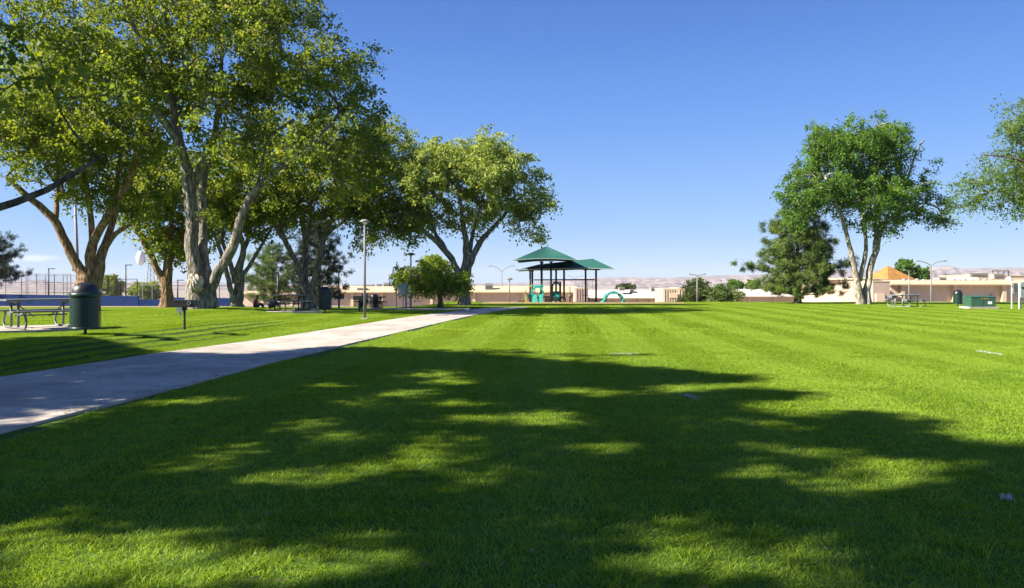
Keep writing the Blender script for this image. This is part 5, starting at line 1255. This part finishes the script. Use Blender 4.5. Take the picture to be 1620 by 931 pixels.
# fallen leaves and clippings along the path
mb = MB(); r_ = random.Random(3)
for k in range(420):
    y_ = 6 + 30 * r_.random() ** 1.4; u = r_.random() ** 2.5; xr_ = ipol(PR, y_); xl_ = ipol(PL, y_); x = xr_ + (xl_ - xr_) * u * .9
    s_ = r_.uniform(.012, .035); a = r_.random() * 6.28; z = gz(x, y_) + .042
    mb.add([(x + s_ * math.cos(a), y_ + s_ * math.sin(a), z + .002), (x - s_ * .5 * math.sin(a), y_ + s_ * .5 * math.cos(a), z + .008), (x - s_ * math.cos(a), y_ - s_ * math.sin(a), z + .002), (x + s_ * .5 * math.sin(a), y_ - s_ * .5 * math.cos(a), z + .003)], [(0, 1, 2, 3)])
for k in range(260):
    y_ = 3.6 + 26 * r_.random() ** 1.5; x = r_.uniform(-.66, .6) * y_; s_ = r_.uniform(.010, .026); a = r_.random() * 6.28; z = gz(x, y_) + .034
    if in_path(x, y_, .1): continue
    mb.add([(x + s_ * math.cos(a), y_ + s_ * math.sin(a), z + .004), (x - s_ * .5 * math.sin(a), y_ + s_ * .5 * math.cos(a), z + .012), (x - s_ * math.cos(a), y_ - s_ * math.sin(a), z), (x + s_ * .5 * math.sin(a), y_ - s_ * .5 * math.cos(a), z + .003)], [(0, 1, 2, 3)])
tag(mb.build('fallen_leaves', mat('dry_leaf', (.16, .13, .045), .8, noise=.5, nscale=40)), 'small dry leaves and clippings scattered on the concrete path and lawn', 'leaves', kind='stuff')
# ------------------------------------------------------------------ haze
hz = MB().box((0, 3370, 40), (12800, 7500, 160)); hm = bpy.data.materials.new('haze'); hm.use_nodes = True; t = hm.node_tree; t.nodes.clear()
o_ = t.nodes.new('ShaderNodeOutputMaterial'); pv = t.nodes.new('ShaderNodeVolumePrincipled'); pv.inputs['Density'].default_value = 8e-5; pv.inputs['Color'].default_value = (.80, .86, 1.0, 1)
t.links.new(pv.outputs[0], o_.inputs['Volume']); tag(hz.build('haze', hm), kind='stuff')
#--GRASS--
add_pts(2.6, 22, .50, False); add_pts(22, 70, .50, True)
for q in range(170):
    y_ = 3 + 12 * random.random() ** 1.3; x = random.uniform(-.68, .68) * y_
    if in_path(x, y_, .06): continue
    pts.append((x, y_, gz(x, y_))); rot.append(random.uniform(0, 6.28)); scl.append(random.uniform(.6, 1.2)); var.append(10 + q % 2)
gme = bpy.data.meshes.new('lawn_grass'); gme.from_pydata(pts, [], [])
for nm, arr_, ty in (('var', var, 'INT'), ('rz', rot, 'FLOAT'), ('sc', scl, 'FLOAT')):
    a = gme.attributes.new(nm, ty, 'POINT'); a.data.foreach_set('value', arr_)
go = bpy.data.objects.new('lawn_grass', gme); COL.objects.link(go)
tag(go, 'short mown green lawn grass covering the park', 'grass', kind='stuff')
ng = bpy.data.node_groups.new('grass_scatter', 'GeometryNodeTree')
ng.interface.new_socket('Geometry', in_out='INPUT', socket_type='NodeSocketGeometry'); ng.interface.new_socket('Geometry', in_out='OUTPUT', socket_type='NodeSocketGeometry')
gi = ng.nodes.new('NodeGroupInput'); goo = ng.nodes.new('NodeGroupOutput')
iop = ng.nodes.new('GeometryNodeInstanceOnPoints'); ci = ng.nodes.new('GeometryNodeCollectionInfo'); ci.inputs['Collection'].default_value = gcoll
ci.inputs['Separate Children'].default_value = True; ci.inputs['Reset Children'].default_value = True
iop.inputs['Pick Instance'].default_value = True
def attr(nm, ty):
    n = ng.nodes.new('GeometryNodeInputNamedAttribute'); n.data_type = ty; n.inputs['Name'].default_value = nm; return n.outputs[0]
cmb = ng.nodes.new('ShaderNodeCombineXYZ'); ng.links.new(attr('rz', 'FLOAT'), cmb.inputs[2])
ng.links.new(gi.outputs[0], iop.inputs['Points']); ng.links.new(ci.outputs[0], iop.inputs['Instance']); ng.links.new(attr('var', 'INT'), iop.inputs['Instance Index'])
ng.links.new(cmb.outputs[0], iop.inputs['Rotation']); ng.links.new(attr('sc', 'FLOAT'), iop.inputs['Scale']); ng.links.new(iop.outputs[0], goo.inputs[0])
md = go.modifiers.new('scatter', 'NODES'); md.node_group = ng
